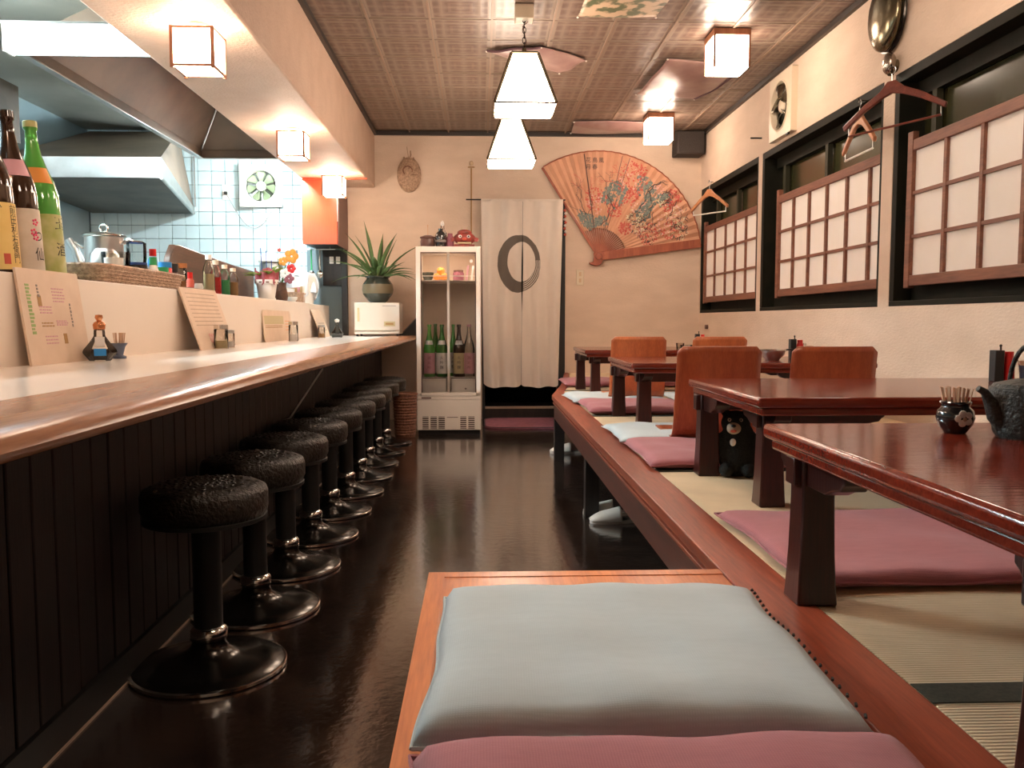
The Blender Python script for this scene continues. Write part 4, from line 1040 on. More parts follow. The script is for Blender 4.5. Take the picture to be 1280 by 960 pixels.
flecks('dark_leaves', M['paint_dark'], [(800,285,12),(848,272,15),(848,288,12),(796,272,10),(832,248,9),(815,292,14)], 34, .0022, .0042, .0054, 6)
for k, ch in enumerate('花鳥風月春'):
    a, r = pol(736+8*(k % 3), 203+8*(k//3))
    o = text(ch, .055, M['paint_dark'], FN, fan_pt(a, r, .012))

# ------------------------------------------------------------------ other things on the back wall
t = T('basket_ornament', 'dried oval woven basket ornament hanging on the back wall above the plant', 'ornament', (-.70, YB, 2.28))
def ov(u, v):
    a = 2*PI*u; r = v
    return (.112*r*math.cos(a)*(1+.04*math.sin(9*a)), -.012-.05*(1-r*r), .165+.165*r*math.sin(a))
O('woven_body', G().grid(ov, 28, 8), M['wicker'], t, solid=.006)
O('rim', G().tube([(.113*math.cos(2*PI*i/24), -.015, .165+.167*math.sin(2*PI*i/24)) for i in range(25)], .008, 6, caps=False), M['wicker'], t)
O('inner_ring', G().tube([(.045*math.cos(2*PI*i/16)-.01, -.055, .20+.045*math.sin(2*PI*i/16)) for i in range(17)], .006, 6, caps=False), M['wicker_red'], t)
O('twigs', G().tube([(0,-.02,.30),(.02,-.02,.36),(.015,-.01,.40)], .007, 6).tube([(-.04,-.02,.29),(-.05,-.02,.34)], .010, 6).tube([(.0,-.02,.30),(-.02,-.01,.44)], .003, 5).tube([(.02,-.02,.31),(.05,-.03,.33)], .008, 6), M['wicker'], t)
t = T('wall_rod', 'thin wooden rod hanging from a white hook left of the curtain', 'rod', (-.085, YB-.04, 1.66))
O('rod', G().tube([(0,0,0),(.004,0,.85)], .007, 8), M['ink_brown'], t); O('hook', G().ball((.003,.01,.90), (.022,.03,.024)), M['switch'], t); O('cross_peg', G().tube([(-.03,.0,.86),(.035,0,.86)], .006, 6), M['ink_brown'], t)
t = T('light_switch', 'beige double light switch plate on the wall under the fan', 'switch', (1.012, YB, 1.36))
O('plate', G().box(-.038,.038,-.010,0,0,.155), M['cream_plastic'], t, bevel=.004)
for s in (-1,1): O('rocker', G().box(-.012,.012,-.015,-.008,.078+s*.032-.02,.078+s*.032+.02), M['switch'], t, bevel=.002)
t = T('wall_speaker', 'dark box loudspeaker in the corner below the ceiling', 'speaker', (2.07, YB-.12, 2.63))
O('speaker_box', G().box(-.14,.14,-.10,.12,0,.225), M['speaker'], t, bevel=.01); O('grille', G().box(-.125,.125,-.106,-.099,.015,.21), M['speaker'], t, bevel=.003)
O('bracket', G().box(-.02,.02,.0,.12,.22,.236), M['black'], t)
t = T('wall_button', 'tiny brown round knob on the window wall by the corner', 'knob', (XR, 8.25, .94)); O('knob', G().lathe([(.0001,-.03),(.02,-.028),(.022,0)], 12, ax='X'), M['pottery'], t)

# ------------------------------------------------------------------ window wall: exhaust fan, ovals, hangers
def exhaust(label, loc, rz, size, nb, bladem, framem, depth=.07):
    t = T('exhaust_fan', label, 'fan', loc, rz, 'wall exhaust fans')
    h = size/2; r = h*.76
    # square face with a round opening (faces -Y)
    n = 40; vs = []; fs = []
    for i in range(n):
        a = 2*PI*i/n; c, s_ = math.cos(a), math.sin(a); k = h/max(abs(c), abs(s_))
        vs += [(c*k, -depth, s_*k), (c*r, -depth-.006, s_*r), (c*r*.97, -depth+.02, s_*r*.97), (c*r*.97, -.004, s_*r*.97)]
    for i in range(n):
        j = (i+1) % n
        for q in range(3): fs.append((i*4+q, i*4+q+1, j*4+q+1, j*4+q))
    g = G().add(vs, fs)
    g.box(-h, h, -depth, 0, h-.004, h).box(-h, h, -depth, 0, -h, -h+.004).box(-h, -h+.004, -depth, 0, -h, h).box(h-.004, h, -depth, 0, -h, h)
    O('fan_housing', g, framem, t, smooth=30)
    O('ring_trim', G().tube([(math.cos(2*PI*i/32)*r*1.03, -depth-.006, math.sin(2*PI*i/32)*r*1.03) for i in range(33)], .006, 6, caps=False), framem, t)
    O('back_plate', G().lathe([(.0001,-.012),(r*.97,-.012),(r*.97,-.004)], 32, ax='Y'), M['pot_dark'], t)
    for k in range(nb):
        a = 2*PI*k/nb + PI/2
        def bl(u, v):
            rr = r*(.28+.64*v); wa = (.20+.24*v-.10*v**4)*(u-.5)*2*(7/nb)*.98
            if v > .85: wa *= 1-.35*(v-.85)/.15
            return (rr*math.cos(a+wa), -.035-.018*(u-.5)*2, rr*math.sin(a+wa))
        O('blade', G().grid(bl, 6, 8), bladem, t, solid=.003, smooth=60)
    O('hub', G().lathe([(.0001,-depth-.004),(r*.24,-depth+.002),(r*.31,-depth+.02),(r*.31,-.02)], 24, ax='Y'), framem, t, smooth=60)
    return t
e1 = exhaust('white exhaust fan with green blades on the blue kitchen tiles', (-2.148, YB-.012, 2.32), 0, .405, 7, M['fan_green'], M['white_plastic'])
O('pull_cord', G().tube([(.145,-.05,-.2),(.15,-.05,-.30),(.14,-.05,-.36)], .003, 5), M['white_plastic'], e1)
e2 = exhaust('cream exhaust fan high on the window wall beside the gap between windows', (XR, 6.225, 2.56), R(90), .45, 5, M['brass_dark'], M['cream_plastic'], .045)
e2.rotation_euler = (0,0,R(-90))
O('side_knob', G().box(.12,.17,-.045,-.03,-.236,-.224), M['black'], e2)
t = T('drain_peg', 'small dark peg on the window wall beside the exhaust fan', 'peg', (XR, 6.75, 2.44)); O('peg', G().tube([(0,0,0),(-.09,0,.0)], .007, 6), M['black'], t)

t = T('oval_ornament', 'large glossy dark bronze oval ornament high on the window wall', 'ornament', (XR, 4.62, 2.45))
O('oval_body', G().ball((-.045,0,.19), (.06,.165,.19), 28, 18), M['brass_dark'], t); O('oval_rim', G().tube([(-.02,.168*math.cos(2*PI*i/32),.19+.193*math.sin(2*PI*i/32)) for i in range(33)], .009, 6, caps=False), M['dark_chrome'], t)
t = T('small_oval_ornament', 'small silver-brown oval knob just below the large bronze oval', 'ornament', (XR, 4.57, 2.31))
O('knob_body', G().ball((-.04,0,.062), (.035,.045,.058), 20, 14), mat('silver_brown', (.40,.33,.27), .25, .9), t); O('knob_base', G().lathe([(.03,-.02),(.034,0)], 16, (0,0,.05), 'X'), M['brass_dark'], t); O('knob_tip', G().ball((-.03,0,.008), (.018,.02,.012)), M['brass_dark'], t)

def hanger(label, loc, rz, m, w_=.42, drop=.13):
    t = T('coat_hanger', label, 'hanger', loc, rz, 'wooden coat hangers on the window wall')
    h = w_/2
    up_ = [(-h,-drop),(-h*.55,-drop*.42),(-.06,-.014),(-.022,.026),(.022,.026),(.06,-.014),(h*.55,-drop*.42),(h,-drop)]
    lo_ = [(h-.008,-drop-.026),(h*.53,-drop*.42-.034),(.05,-.050),(0,-.036),(-.05,-.050),(-h*.53,-drop*.42-.034),(-h+.008,-drop-.026)]
    O('hanger_arms', G().prism(up_+lo_, 'Y', -.011, .011), m, t, bevel=.005)
    O('trouser_bar', G().tube([(-h+.03,0,-drop-.055),(h-.03,0,-drop-.055)], .006, 8), M['white_plastic'] if m is M['hanger_wood'] else m, t)
    O('bar_loop', G().tube([(-h+.03,0,-drop-.015),(-h+.03,0,-drop-.06)], .0025, 6).tube([(h-.03,0,-drop-.015),(h-.03,0,-drop-.06)], .0025, 6), M['steel'], t)
    O('hook', G().tube([(0,0,.02),(0,0,.06)] + [(.020*math.sin(q), 0, .08-.020*math.cos(q)) for q in [PI*i/8 for i in range(1, 12)]], .0028, 6), M['steel'], t)
    O('wall_hook', G().tube([(0,.05,.095),(0,-.004,.099),(0,-.008,.11)], .003, 6), M['dark_chrome'], t)
    return t
hanger('light wooden hanger on the far window, beside the painted fan', (XR-.10, 7.90, 2.19), R(-58), M['hanger_wood'], .46, .14)
h2 = hanger('light wooden hanger seen edge-on at the middle window', (XR-.09, 4.80, 2.14), R(-92), M['hanger_wood'], .44, .15)
h3 = hanger('large dark red wooden hanger on the post between middle and near windows', (XR-.15, 4.30, 2.18), R(-54), M['hanger_red'], .54, .145)
h3.rotation_euler.y = R(-3)

# ------------------------------------------------------------------ lamps
def box_lantern(label, x, y, rz=0):
    t = T('box_lantern', label, 'lamp', (x, y, ZS), rz, 'paper box lanterns under the beam')
    s = .088; zt = -.035; zb = -.205
    O('canopy', G().lathe([(.05,0),(.05,-.012),(.02,-.018),(.02,-.035)], 20), M['lattice'], t)
    g = G()
    for a in (-1, 1):
        for b in (-1, 1): g.box(a*s-.007, a*s+.007, b*s-.007, b*s+.007, zb-.008, zt)
    for z in (zb, zt-.01):
        g.box(-s,s,-s-.005,-s+.005,z,z+.009).box(-s,s,s-.005,s+.005,z,z+.009).box(-s-.005,-s+.005,-s,s,z,z+.009).box(s-.005,s+.005,-s,s,z,z+.009)
    g.box(-s,s,-.006,.006,zt-.006,zt).box(-.006,.006,-s,s,zt-.006,zt)
    O('lantern_frame', g, M['lattice'], t)
    for (x0,x1,y0,y1) in ((-s+.005,s-.005,-s-.001,-s+.001),(-s+.005,s-.005,s-.001,s+.001),(-s-.001,-s+.001,-s+.005,s-.005),(s-.001,s+.001,-s+.005,s-.005)):
        O('paper_side', G().box(x0,x1,y0,y1,zb+.009,zt-.01), M['lantern'], t, smooth=0)
    O('paper_bottom', G().box(-s+.005,s-.005,-s+.005,s-.005,zb+.002,zb+.004), M['lantern'], t, smooth=0)
    O('bulb', G().ball((0,0,-.10), (.028,.028,.035), 12, 8), M['bulb'], t)
    return t
box_lantern('paper box lantern under the beam, nearest and largest of the three in view', -1.25, 3.93)
box_lantern('middle paper box lantern under the beam above the bar', -1.275, 5.97)
bl3 = box_lantern('farthest paper box lantern under the beam, before the orange cupboard', -1.30, 7.74)
O('pull_string', G().tube([(.03,-.02,-.2),(.03,-.02,-.43)], .004, 6), M['paper'], bl3)
box_lantern('paper box lantern under the beam beside the camera', -1.285, 1.95)

def ceiling_light(label, x, y):
    t = T('ceiling_light', label, 'lamp', (x, y, ZC), 0, 'square paper ceiling lights')
    s = .112; h = .20
    O('base_frame', G().box(-s-.008,s+.008,-s-.008,s+.008,-.045,-.004), M['lattice'], t, bevel=.003)
    for a in (-1,1):
        for b in (-1,1): O('corner_post', G().box(a*s-.006,a*s+.006,b*s-.006,b*s+.006,-h-.045,-.045), M['lattice'], t)
    for (x0,x1,y0,y1) in ((-s+.006,s-.006,-s-.001,-s+.001),(-s+.006,s-.006,s-.001,s+.001),(-s-.001,-s+.001,-s+.006,s-.006),(s-.001,s+.001,-s+.006,s-.006)):
        O('paper_side', G().box(x0,x1,y0,y1,-h-.04,-.047), M['shade'], t, smooth=0)
    O('paper_bottom', G().box(-s,s,-s,s,-h-.043,-h-.040), M['shade'], t, smooth=0)
    return t
ceiling_light('nearer square paper ceiling light on the window side', 1.615, 5.62)
ceiling_light('farther square paper ceiling light near the corner speaker', 1.63, 7.82)
ceiling_light('square paper ceiling light above the nearest table', 1.615, 3.3)

def pendant(label, x, y, zb, canopy=True):
    t = T('pendant_lamp', label, 'lamp', (x, y, ZC), 0, 'tapered paper pendant lamps')
    b, m_, tp_ = .178, .186, .078
    z0, z1_, z2 = zb-.012-ZC, zb-ZC, zb+.31-ZC
    b = m_ = .178
    g = G()
    def rods(w0, za, w1, zb_):
        for sx, sy in ((-1,-1),(1,-1),(1,1),(-1,1)): g.tube([(sx*w0,sy*w0,za),(sx*w1,sy*w1,zb_)], .010, 4)
    rods(m_, z1_, tp_, z2)
    for w_, z in ((m_, z1_), (tp_, z2)):
        p = [(-w_,-w_,z),(w_,-w_,z),(w_,w_,z),(-w_,w_,z),(-w_,-w_,z)]
        for i in range(4): g.tube([p[i], p[i+1]], .006 if w_ == m_ else .008, 4)
    O('shade_frame', g, M['brass_dark'], t)
    for k in range(4):
        rot = Matrix.Rotation(PI/2*k, 4, 'Z')
        q1 = [rot @ Vector(p) for p in ((-m_+.006,-m_,z1_+.004),(m_-.006,-m_,z1_+.004),(tp_-.004,-tp_,z2-.004),(-tp_+.004,-tp_,z2-.004))]
        O('shade_pane', G().add(q1, [(0,1,2,3)]), M['shade'], t, smooth=0, solid=.002)
    O('bottom_pane', G().box(-m_+.008, m_-.008, -m_+.008, m_-.008, z0+.002, z0+.004), M['shade'], t, smooth=0)
    O('top_cap', G().box(-tp_,tp_,-tp_,tp_,z2,z2+.012).tube([(0,0,z2),(0,0,z2+.05)], .014, 10), M['brass_dark'], t)
    O('bulb', G().ball((0,0,z1_+.06), (.035,.035,.045), 12, 8), M['bulb'], t)
    g = G(); zz = z2+.05; k = 0
    while zz < -.09:                      # chain links
        d = .010
        g.tube([((d if k % 2 else 0)*math.cos(q), (0 if k % 2 else d)*math.cos(q), zz+.016+.020*math.sin(q)) for q in [2*PI*i/10 for i in range(11)]], .0028, 5, caps=False)
        zz += .030; k += 1
    O('chain', g, M['dark_chrome'], t)
    O('cord', G().tube([(0,0,z2+.04),(.012,.004,(z2-.05)*.6),(-.008,-.004,(z2)*.4),(.022,0,-.09),(.01,0,-.07)], .0035, 6), M['pottery'], t)
    if canopy: O('canopy', G().box(-.055,.055,-.055,.055,-.085,-.003), M['cream_plastic'], t, bevel=.006)
    return t
pendant('nearer tapered paper pendant lamp hanging on a chain over the aisle', .268, 5.19, 2.262)
pendant('farther tapered paper pendant lamp hanging over the aisle', .238, 6.56, 2.195)
pendant('tapered paper pendant lamp over the aisle above the wooden bench', .26, 1.9, 2.26)

# ------------------------------------------------------------------ cloths and scroll pinned to the ceiling
def hung_cloth(label, corners, m, sag, dowels, pic=None, name='ceiling_cloth'):
    cx = sum(c[0] for c in corners)/4; cy = sum(c[1] for c in corners)/4
    t = T(name, label, 'cloth', (cx, cy, ZC-.01), 0, 'cloths pinned to the ceiling')
    def fn(u, v):
        a, b, c_, d = [Vector((*c, 0)) for c in corners]
        p = (a*(1-u)+b*u)*(1-v) + (d*(1-u)+c_*u)*v
        s_ = sag*(4*u*(1-u))**.8*(.5+2*v*(1-v)) + .006*math.sin(u*9+v*4)
        return (p.x-cx, p.y-cy, -.006-s_)
    O('cloth_sheet', G().grid(fn, 24, 20), m, t, smooth=80, solid=.002)
    for e in dowels:
        pts = [fn(i/12, e) for i in range(13)] if e in (0, 1) else [fn(0 if e == 2 else 1, i/12) for i in range(13)]
        O('dowel', G().tube(pts, .009, 6), M['fabric_dark'], t)
    for u, v in ((0,0),(1,0),(1,1),(0,1)):
        p = fn(u, v); O('pin', G().ball((p[0],p[1],p[2]-.006), (.008,.008,.006), 8, 5), M['white_plastic'], t)
    return t
hung_cloth('glossy mauve cloth pinned to the ceiling between the two ceiling lights', [(1.28,7.05),(1.33,6.10),(1.95,6.30),(1.80,7.2)], M['scroll'], .03, (1,))
hung_cloth('long sagging mauve cloth along the ceiling above the painted fan', [(.90,8.50),(.88,8.02),(1.56,8.02),(1.66,8.50)], M['scroll'], .035, ())
hung_cloth('pale cloth with dark dowels pinned to the ceiling behind the nearer pendant', [(.05,5.98),(.42,5.88),(.76,6.16),(.60,6.5)], M['scroll'], .015, (0,))
hung_cloth('green and white painted cloth on the ceiling at the top edge', [(.60,5.30),(.62,4.3),(1.12,4.3),(1.08,5.30)], M['scroll_pic'], .02, ())

# ------------------------------------------------------------------ kitchen: hoods, lamps, cable
hd = T('cooker_hood', 'large stainless range hood hanging over the kitchen behind the beam', 'hood', (-2.05, 6.1, ZC))
HX0, HX1, HY0, HY1, HZ = -2.41, -1.68, 4.66, 7.55, 2.405
g = G()
g.add([(HX0,HY0,HZ+.06),(HX1,HY0,HZ+.06),(HX1,HY1,HZ+.06),(HX0,HY1,HZ+.06),(HX0+.30,HY0+.45,ZC-.01),(HX1-.05,HY0+.45,ZC-.01),(HX1-.05,HY1-.35,ZC-.01),(HX0+.30,HY1-.35,ZC-.01)],
      [(0,1,5,4),(1,2,6,5),(2,3,7,6),(3,0,4,7),(4,5,6,7)])
OW('hood_canopy', g, M['hood_steel'], hd, smooth=0, solid=.004)
OW('hood_rim', G().box(HX0-.012,HX0+.012,HY0,HY1,HZ,HZ+.065).box(HX1-.012,HX1+.012,HY0,HY1,HZ,HZ+.065).box(HX0,HX1,HY1-.012,HY1+.012,HZ,HZ+.065).box(HX0,HX1,HY0-.012,HY0+.012,HZ,HZ+.065), M['hood_steel'], hd, bevel=.003)
OW('rim_lip', G().box(HX0-.018,HX0+.03,HY0,HY1,HZ-.010,HZ).box(HX1-.03,HX1+.018,HY0,HY1,HZ-.010,HZ).box(HX0+.03,HX1-.03,HY1-.03,HY1+.018,HZ-.010,HZ).box(HX0+.03,HX1-.03,HY0-.018,HY0+.03,HZ-.010,HZ), M['steel'], hd, bevel=.003)
OW('corner_seam', G().tube([(HX0+.01,HY1-.01,HZ+.06),(HX0+.30,HY1-.36,ZC-.02)], .008, 6), M['steel'], hd)
fx = T('fluorescent_light', 'bright white fluorescent light box at the near edge of the range hood', 'lamp', (-2.2, 4.58, 2.465))
OW('diffuser', G().box(-2.41, -1.70, 4.53, 4.61, 2.375, 2.505), M['tube_light'], fx, bevel=.004)
OW('end_cap', G().box(-2.425, -2.41, 4.525, 4.615, 2.37, 2.51), M['white_plastic'], fx)
OW('light_bracket', G().box(-2.43, -1.69, 4.52, 4.62, 2.507, 2.52).box(-1.80,-1.76,4.54,4.6,2.52,ZC), M['steel'], fx)
f2 = T('tube_lamp', 'kitchen tube lamp mounted on the kitchen side of the beam', 'lamp', (-1.70, 7.2, 2.40))
OW('tube', G().tube([(-1.70, 7.62, 2.385), (-1.70, 7.97, 2.385)], .018, 12), mat('tube2', (.8,.8,.8), .5), f2)
bpy.data.objects['tube'].data.materials[0] = emis('tube_strong', COOL, 330)
OW('lamp_housing', G().box(-1.70, -1.652, 7.60, 7.98, 2.405, 2.44), M['white_metal'], f2)
f3 = T('tube_lamp', 'kitchen tube lamp on the kitchen ceiling near the left wall', 'lamp', (-3.2, 4.4, ZC))
OW('lamp_tube', G().tube([(-3.2, 3.6, ZC-.06), (-3.2, 4.8, ZC-.06)], .018, 12), bpy.data.materials['tube_strong'], f3)
OW('lamp_housing', G().box(-3.25, -3.15, 3.55, 4.85, ZC-.04, ZC-.001), M['white_metal'], f3)

h2_ = T('wall_hood', 'second dark-bellied stainless hood on the tiled kitchen wall', 'hood', (-3.0, 7.8, 2.1))
g = G()
A = [(-3.80,6.98,2.14),(-2.54,6.98,2.14),(-2.82,YB-.02,2.06),(-3.80,YB-.02,2.06)]
Bq = [(x, y, z+.16) for x, y, z in A]
g.add(A, [(0,3,2,1)])
OW('hood_underside', g, M['hood_dark'], h2_, smooth=0, solid=.01)
OW('front_strip', G().add([A[0],A[1],Bq[1],Bq[0]], [(0,1,2,3)]), M['steel'], h2_, smooth=0, solid=.012)
OW('side_strip', G().add([A[1],A[2],(-2.82,YB-.02,2.11),Bq[1]], [(0,1,2,3)]), M['steel'], h2_, smooth=0, solid=.012)
OW('hood_top', G().add([Bq[0],Bq[1],(-2.82,YB-.02,2.11),(-2.95,YB-.02,2.84),(-3.8,YB-.02,2.84)], [(0,1,2,3,4)]), M['hood_steel'], h2_, smooth=0, solid=.008)
OW('side_tube', G().tube([A[1], A[2]], .016, 8), M['steel'], h2_)
wc = T('wall_cupboard', 'dark hanging cupboard at the far left behind the big bottles', 'cupboard', (-3.3, 5.2, 2.0))
OW('cupboard_box', G().box(-3.84, -2.86, 4.9, 5.5, 2.10, 2.45), M['hood_dark'], wc, bevel=.004)
OW('cupboard_door', G().box(-3.35, -2.87, 4.885, 4.90, 2.11, 2.44), M['hood_dark'], wc, bevel=.003); OW('cupboard_door', G().box(-3.83, -3.36, 4.885, 4.90, 2.11, 2.44), M['hood_dark'], wc, bevel=.003)
OW('handle', G().tube([(-3.30,4.87,2.2),(-3.30,4.87,2.35)], .008, 6), M['steel'], wc)
t = T('wall_outlet', 'white wall socket on the blue tiles left of the exhaust fan', 'socket', (-2.50, YB-.002, 2.19))
O('plate', G().box(-.04,.04,-.012,0,0,.15), M['white_plastic'], t, bevel=.004); O('plug', G().box(-.015,.015,-.04,-.012,.05,.08), M['black'], t, bevel=.003)
t = T('power_cord', 'thin cord drooping across the tiles below the exhaust fan', 'cord', (-2.3, YB-.02, 1.85))
pts = []
for i in range(25):
    u = i/24; x = -2.5+.45*u; pts.append((x+2.3, -.01, (2.24-1.85)*(1-u)**1.6*1.0 + .02 - .10*math.sin(PI*u)**1.2 + .22*u**3))
O('cord', G().tube(pts, .0035, 6), M['ink_grey'], t)
t = T('wall_pipe', 'thin dark vertical pipe on the tiles beside the small hood', 'pipe', (-2.80, YB-.025, 2.12)); O('pipe', G().tube([(0,0,0),(0,0,.52)], .006, 6), M['ink_grey'], t)

# orange-fronted cupboard hanging at the end of the beam
oc = T('hanging_cupboard', 'orange-red wooden cupboard hanging from the end of the beam', 'cupboard', (-1.48, 8.3, 1.71))
OW('front_panel', G().box(-1.645, -1.322, 8.02, 8.04, 1.71, ZS-.012), M['orange_panel'], oc, bevel=.003)
OW('cupboard_body', G().box(-1.64, -1.325, 8.04, YB-.03, 1.715, ZS-.012), M['blackwood'], oc)
OW('side_panel', G().box(-1.324, -1.312, 8.045, YB-.005, 1.70, ZS-.10), mat('cup_side', (.16,.075,.06), .5), oc)
# dark frame of the kitchen passage and its switches
pa = T('passage_post', 'dark wooden post beside the plant at the kitchen passage', 'post', (-1.34, 8.5, 0))
OW('post_body', G().box(-1.375, -1.32, YB-.06, YB+.01, 0, 1.70), M['black'], pa, bevel=.003)
OW('dark_board', G().box(-1.56, -1.375, YB-.04, YB-.002, 1.35, 1.70), M['blackwood'], pa)
t = T('light_switch', 'pair of small white switches on the dark board left of the plant', 'switch', (-1.44, YB-.04, 1.60))
for s in (-1,1): O('rocker', G().box(s*.032-.02,s*.032+.02,-.014,0,-.035,.035), M['white_plastic'], t, bevel=.003)

# ------------------------------------------------------------------ things along the bar panel
SHZ = 1.15
BG = 'big bottles on the left end of the bar shelf'
def bigbottle(label, y, gm, lm, cap, collar, chars, cm, size, a_t, extra=None):
    b_ = T('large_bottle', label, 'bottle', (-1.63, y, SHZ), 0, BG)
    r, k = .073, .585
    O('bottle_body', G().lathe([(.0001,0),(r*.96,0),(r,.01),(r,.50*k),(r*.97,.55*k),(r*.82,.63*k),(r*.56,.72*k),(r*.40,.79*k),(r*.30,.87*k),(r*.27,.945*k),(r*.33,.95*k),(r*.33,.975*k),(.0001,.976*k)], 36), gm, b_, smooth=60)
    O('cap', G().lathe([(r*.31,.962*k),(r*.34,.965*k),(r*.34,k),(r*.30,k+.003),(.0001,k+.003)], 20), cap, b_)
    O('label', G().lathe([(r+.0012,.03*k),(r+.0012,.41*k)], 30, a0=R(-75), a1=R(95)), lm, b_)
    if collar: O('neck_label', G().lathe([(r*.87+.002,.605*k),(r*.60+.002,.705*k)], 14, a0=R(-95), a1=R(-5)), collar, b_)
    n = len(chars)
    for q, ch in enumerate(chars):
        text(ch, size, cm, b_, None, wrap=(r+.0022, R(a_t), .40*k - size*.55 - q*(.33*k/max(n,1)) ), name='lettering')
    if extra: extra(b_, r, k)
    b_.rotation_euler = (0, R(-3.5), 0)
    return b_
def ex1(b_, r, k):
    O('label_stamp', G().lathe([(r+.002,.06*k),(r+.002,.12*k)], 6, a0=R(-42), a1=R(-25)), M['ink_red'], b_)
    text('ひ', .03, M['ink'], b_, None, wrap=(r+.0022, R(-45), .38*k), name='lettering')
def ex2(b_, r, k):
    for da, z in ((-22,.33),(-30,.27),(-25,.24)):
        a = R(da+8)
        for q in range(5):
            g = G().ball(((r+.001)*math.cos(a+.12*math.cos(q*1.257)), (r+.001)*math.sin(a+.12*math.cos(q*1.257)), z*k+.009*math.sin(q*1.257)), (.0045,.0045,.0045), 8, 5)
            O('blossom_print', g, M['ink_pink'], b_)
bigbottle('big brown bottle with yellow label and black brushed characters at the left edge', 2.95, M['brown_glass'], M['label_yellow'], M['label_yellow'], None, '前田利右衛門', M['ink'], .036, -2, ex1)
bigbottle('big dark brown bottle with grey label and pink blossoms, second from the left', 3.11, M['brown_glass'], M['label_grey'], M['brown_glass'], M['label_pink'], '　つ仙', M['ink'], .05, -6, ex2)
bigbottle('big green bottle with pale label, right of the two brown ones', 3.27, M['lime_glass'], M['label_green'], M['label_green'], M['orange_fruit'], '玉酒', M['ink'], .055, -5)

# long wicker basket and what stands in it
wk = T('wicker_basket', 'long low wicker basket on the bar shelf full of jars and bottles', 'basket', (-1.69, 4.16, SHZ))
bx, by, bh = .115, .53, .085
def bwall(u, v):
    a = 2*PI*u; c, s_ = math.cos(a), math.sin(a)
    k = (abs(c)**5+abs(s_)**5)**(-1/5)
    f = .90+.10*v
    wob = .003*math.sin(60*a+PI*round(v*10))
    return ((bx*f+wob)*c*k, (by*f+wob)*s_*k, bh*v+.002)
O('basket_wall', G().grid(bwall, 120, 10), M['wicker'], wk, solid=.004, smooth=0)
O('basket_floor', G().box(-bx*.88,bx*.88,-by*.88,by*.88,.001,.006), M['wicker'], wk)
O('basket_rim', G().tube([bwall(i/80, 1) for i in range(81)], .008, 6, caps=False), M['wicker'], wk)
g = G()
for q in range(6):
    g.tube([tuple(Vector(bwall(i/120, (q+.5)/6))+Vector((0,0,.002*(-1)**(i+q)))) for i in range(121)], .0055, 5, caps=False)
O('woven_strands', g, M['wicker'], wk, kind='stuff')
BKZ = SHZ+.006
JG = 'jars and bottles in the wicker basket'
lathe_thing('white_cup', 'white cup at the left in the wicker basket', 'cup', (-1.70, 4.04, BKZ), [('cup_body', [(.0001,0),(.03,0),(.04,.02),(.042,.135),(.039,.135),(.036,.02),(.0001,.012)], M['white_plastic'])])
lathe_thing('black_tray', 'flat black lacquer box at the left end of the wicker basket', 'box', (-1.69, 3.80, BKZ), [('box_body', [(.0001,0),(.07,0),(.075,.01),(.075,.085),(.0001,.088)], M['jar_black'])], n=4)
lathe_thing('brown_dish', 'dark brown dish rim lying in the basket before the white cup', 'dish', (-1.67, 3.95, BKZ), [('dish_body', [(.0001,0),(.04,.0),(.07,.07),(.068,.085),(.06,.07),(.0001,.02)], M['slab'])])
lathe_thing('glass_jar', 'clear glass bowl stacked behind the white cup', 'glass', (-1.74, 4.16, BKZ), [('jar_body', [(.0001,0),(.05,0),(.06,.06),(.065,.17),(.062,.17),(.056,.06),(.0001,.01)], M['clear_dim'])])
lathe_thing('glass_jar', 'clear upturned glass jar on a dark blue lid in the basket', 'jar', (-1.69, 4.28, BKZ), [('jar_lid', [(.0001,0),(.045,.0),(.05,.08),(.05,.115),(.0001,.117)], M['jar_black']), ('blue_ring', [(.045,.117),(.047,.117),(.047,.130),(.0001,.131)], M['navy_plastic']), ('jar_body', [(.043,.13),(.046,.15),(.046,.225),(.03,.235),(.0001,.235)], M['clear_dim'])])
lathe_thing('sauce_bottle', 'small sauce bottle with red cap and green collar in the basket', 'bottle', (-1.63, 4.33, BKZ), [('bottle_body', [(.0001,0),(.028,0),(.030,.06),(.028,.085),(.018,.12),(.0001,.12)], M['label_white']), ('body_label', [(.0305,.03),(.0305,.07)], M['ink_red']), ('green_collar', [(.018,.12),(.018,.16),(.0001,.161)], M['green_plastic']), ('red_cap', [(.012,.165),(.017,.166),(.017,.20),(.0001,.202)], M['red_plastic'])])
lathe_thing('capped_jar', 'jar with round bright blue cap in the basket', 'jar', (-1.67, 4.43, BKZ), [('jar_body', [(.0001,0),(.025,0),(.025,.11),(.018,.12),(.0001,.12)], M['clear_dim']), ('blue_cap', [(.018,.115),(.022,.12),(.024,.14),(.020,.162),(.0001,.168)], M['blue_plastic'])])
lathe_thing('capped_jar', 'squat jar with wide green lid in the basket', 'jar', (-1.62, 4.42, BKZ), [('jar_body', [(.0001,0),(.022,0),(.024,.08),(.0001,.082)], M['clear_dim']), ('green_lid', [(.024,.08),(.031,.085),(.033,.115),(.0001,.118)], M['green_plastic'])])
lathe_thing('capped_jar', 'red jar topped with a flat blue lid in the basket', 'jar', (-1.64, 4.52, BKZ), [('jar_body', [(.0001,0),(.032,0),(.034,.01),(.034,.115),(.028,.12),(.0001,.12)], M['red_plastic']), ('blue_lid', [(.026,.118),(.033,.12),(.033,.148),(.0001,.15)], M['blue_plastic'])])
t = T('serving_tray', 'dark shallow wooden tray right of the wicker basket', 'tray', (-1.66, 4.83, SHZ)); O('tray_board', G().box(-.10,.10,-.22,.22,0,.012), M['slab'], t, bevel=.003)
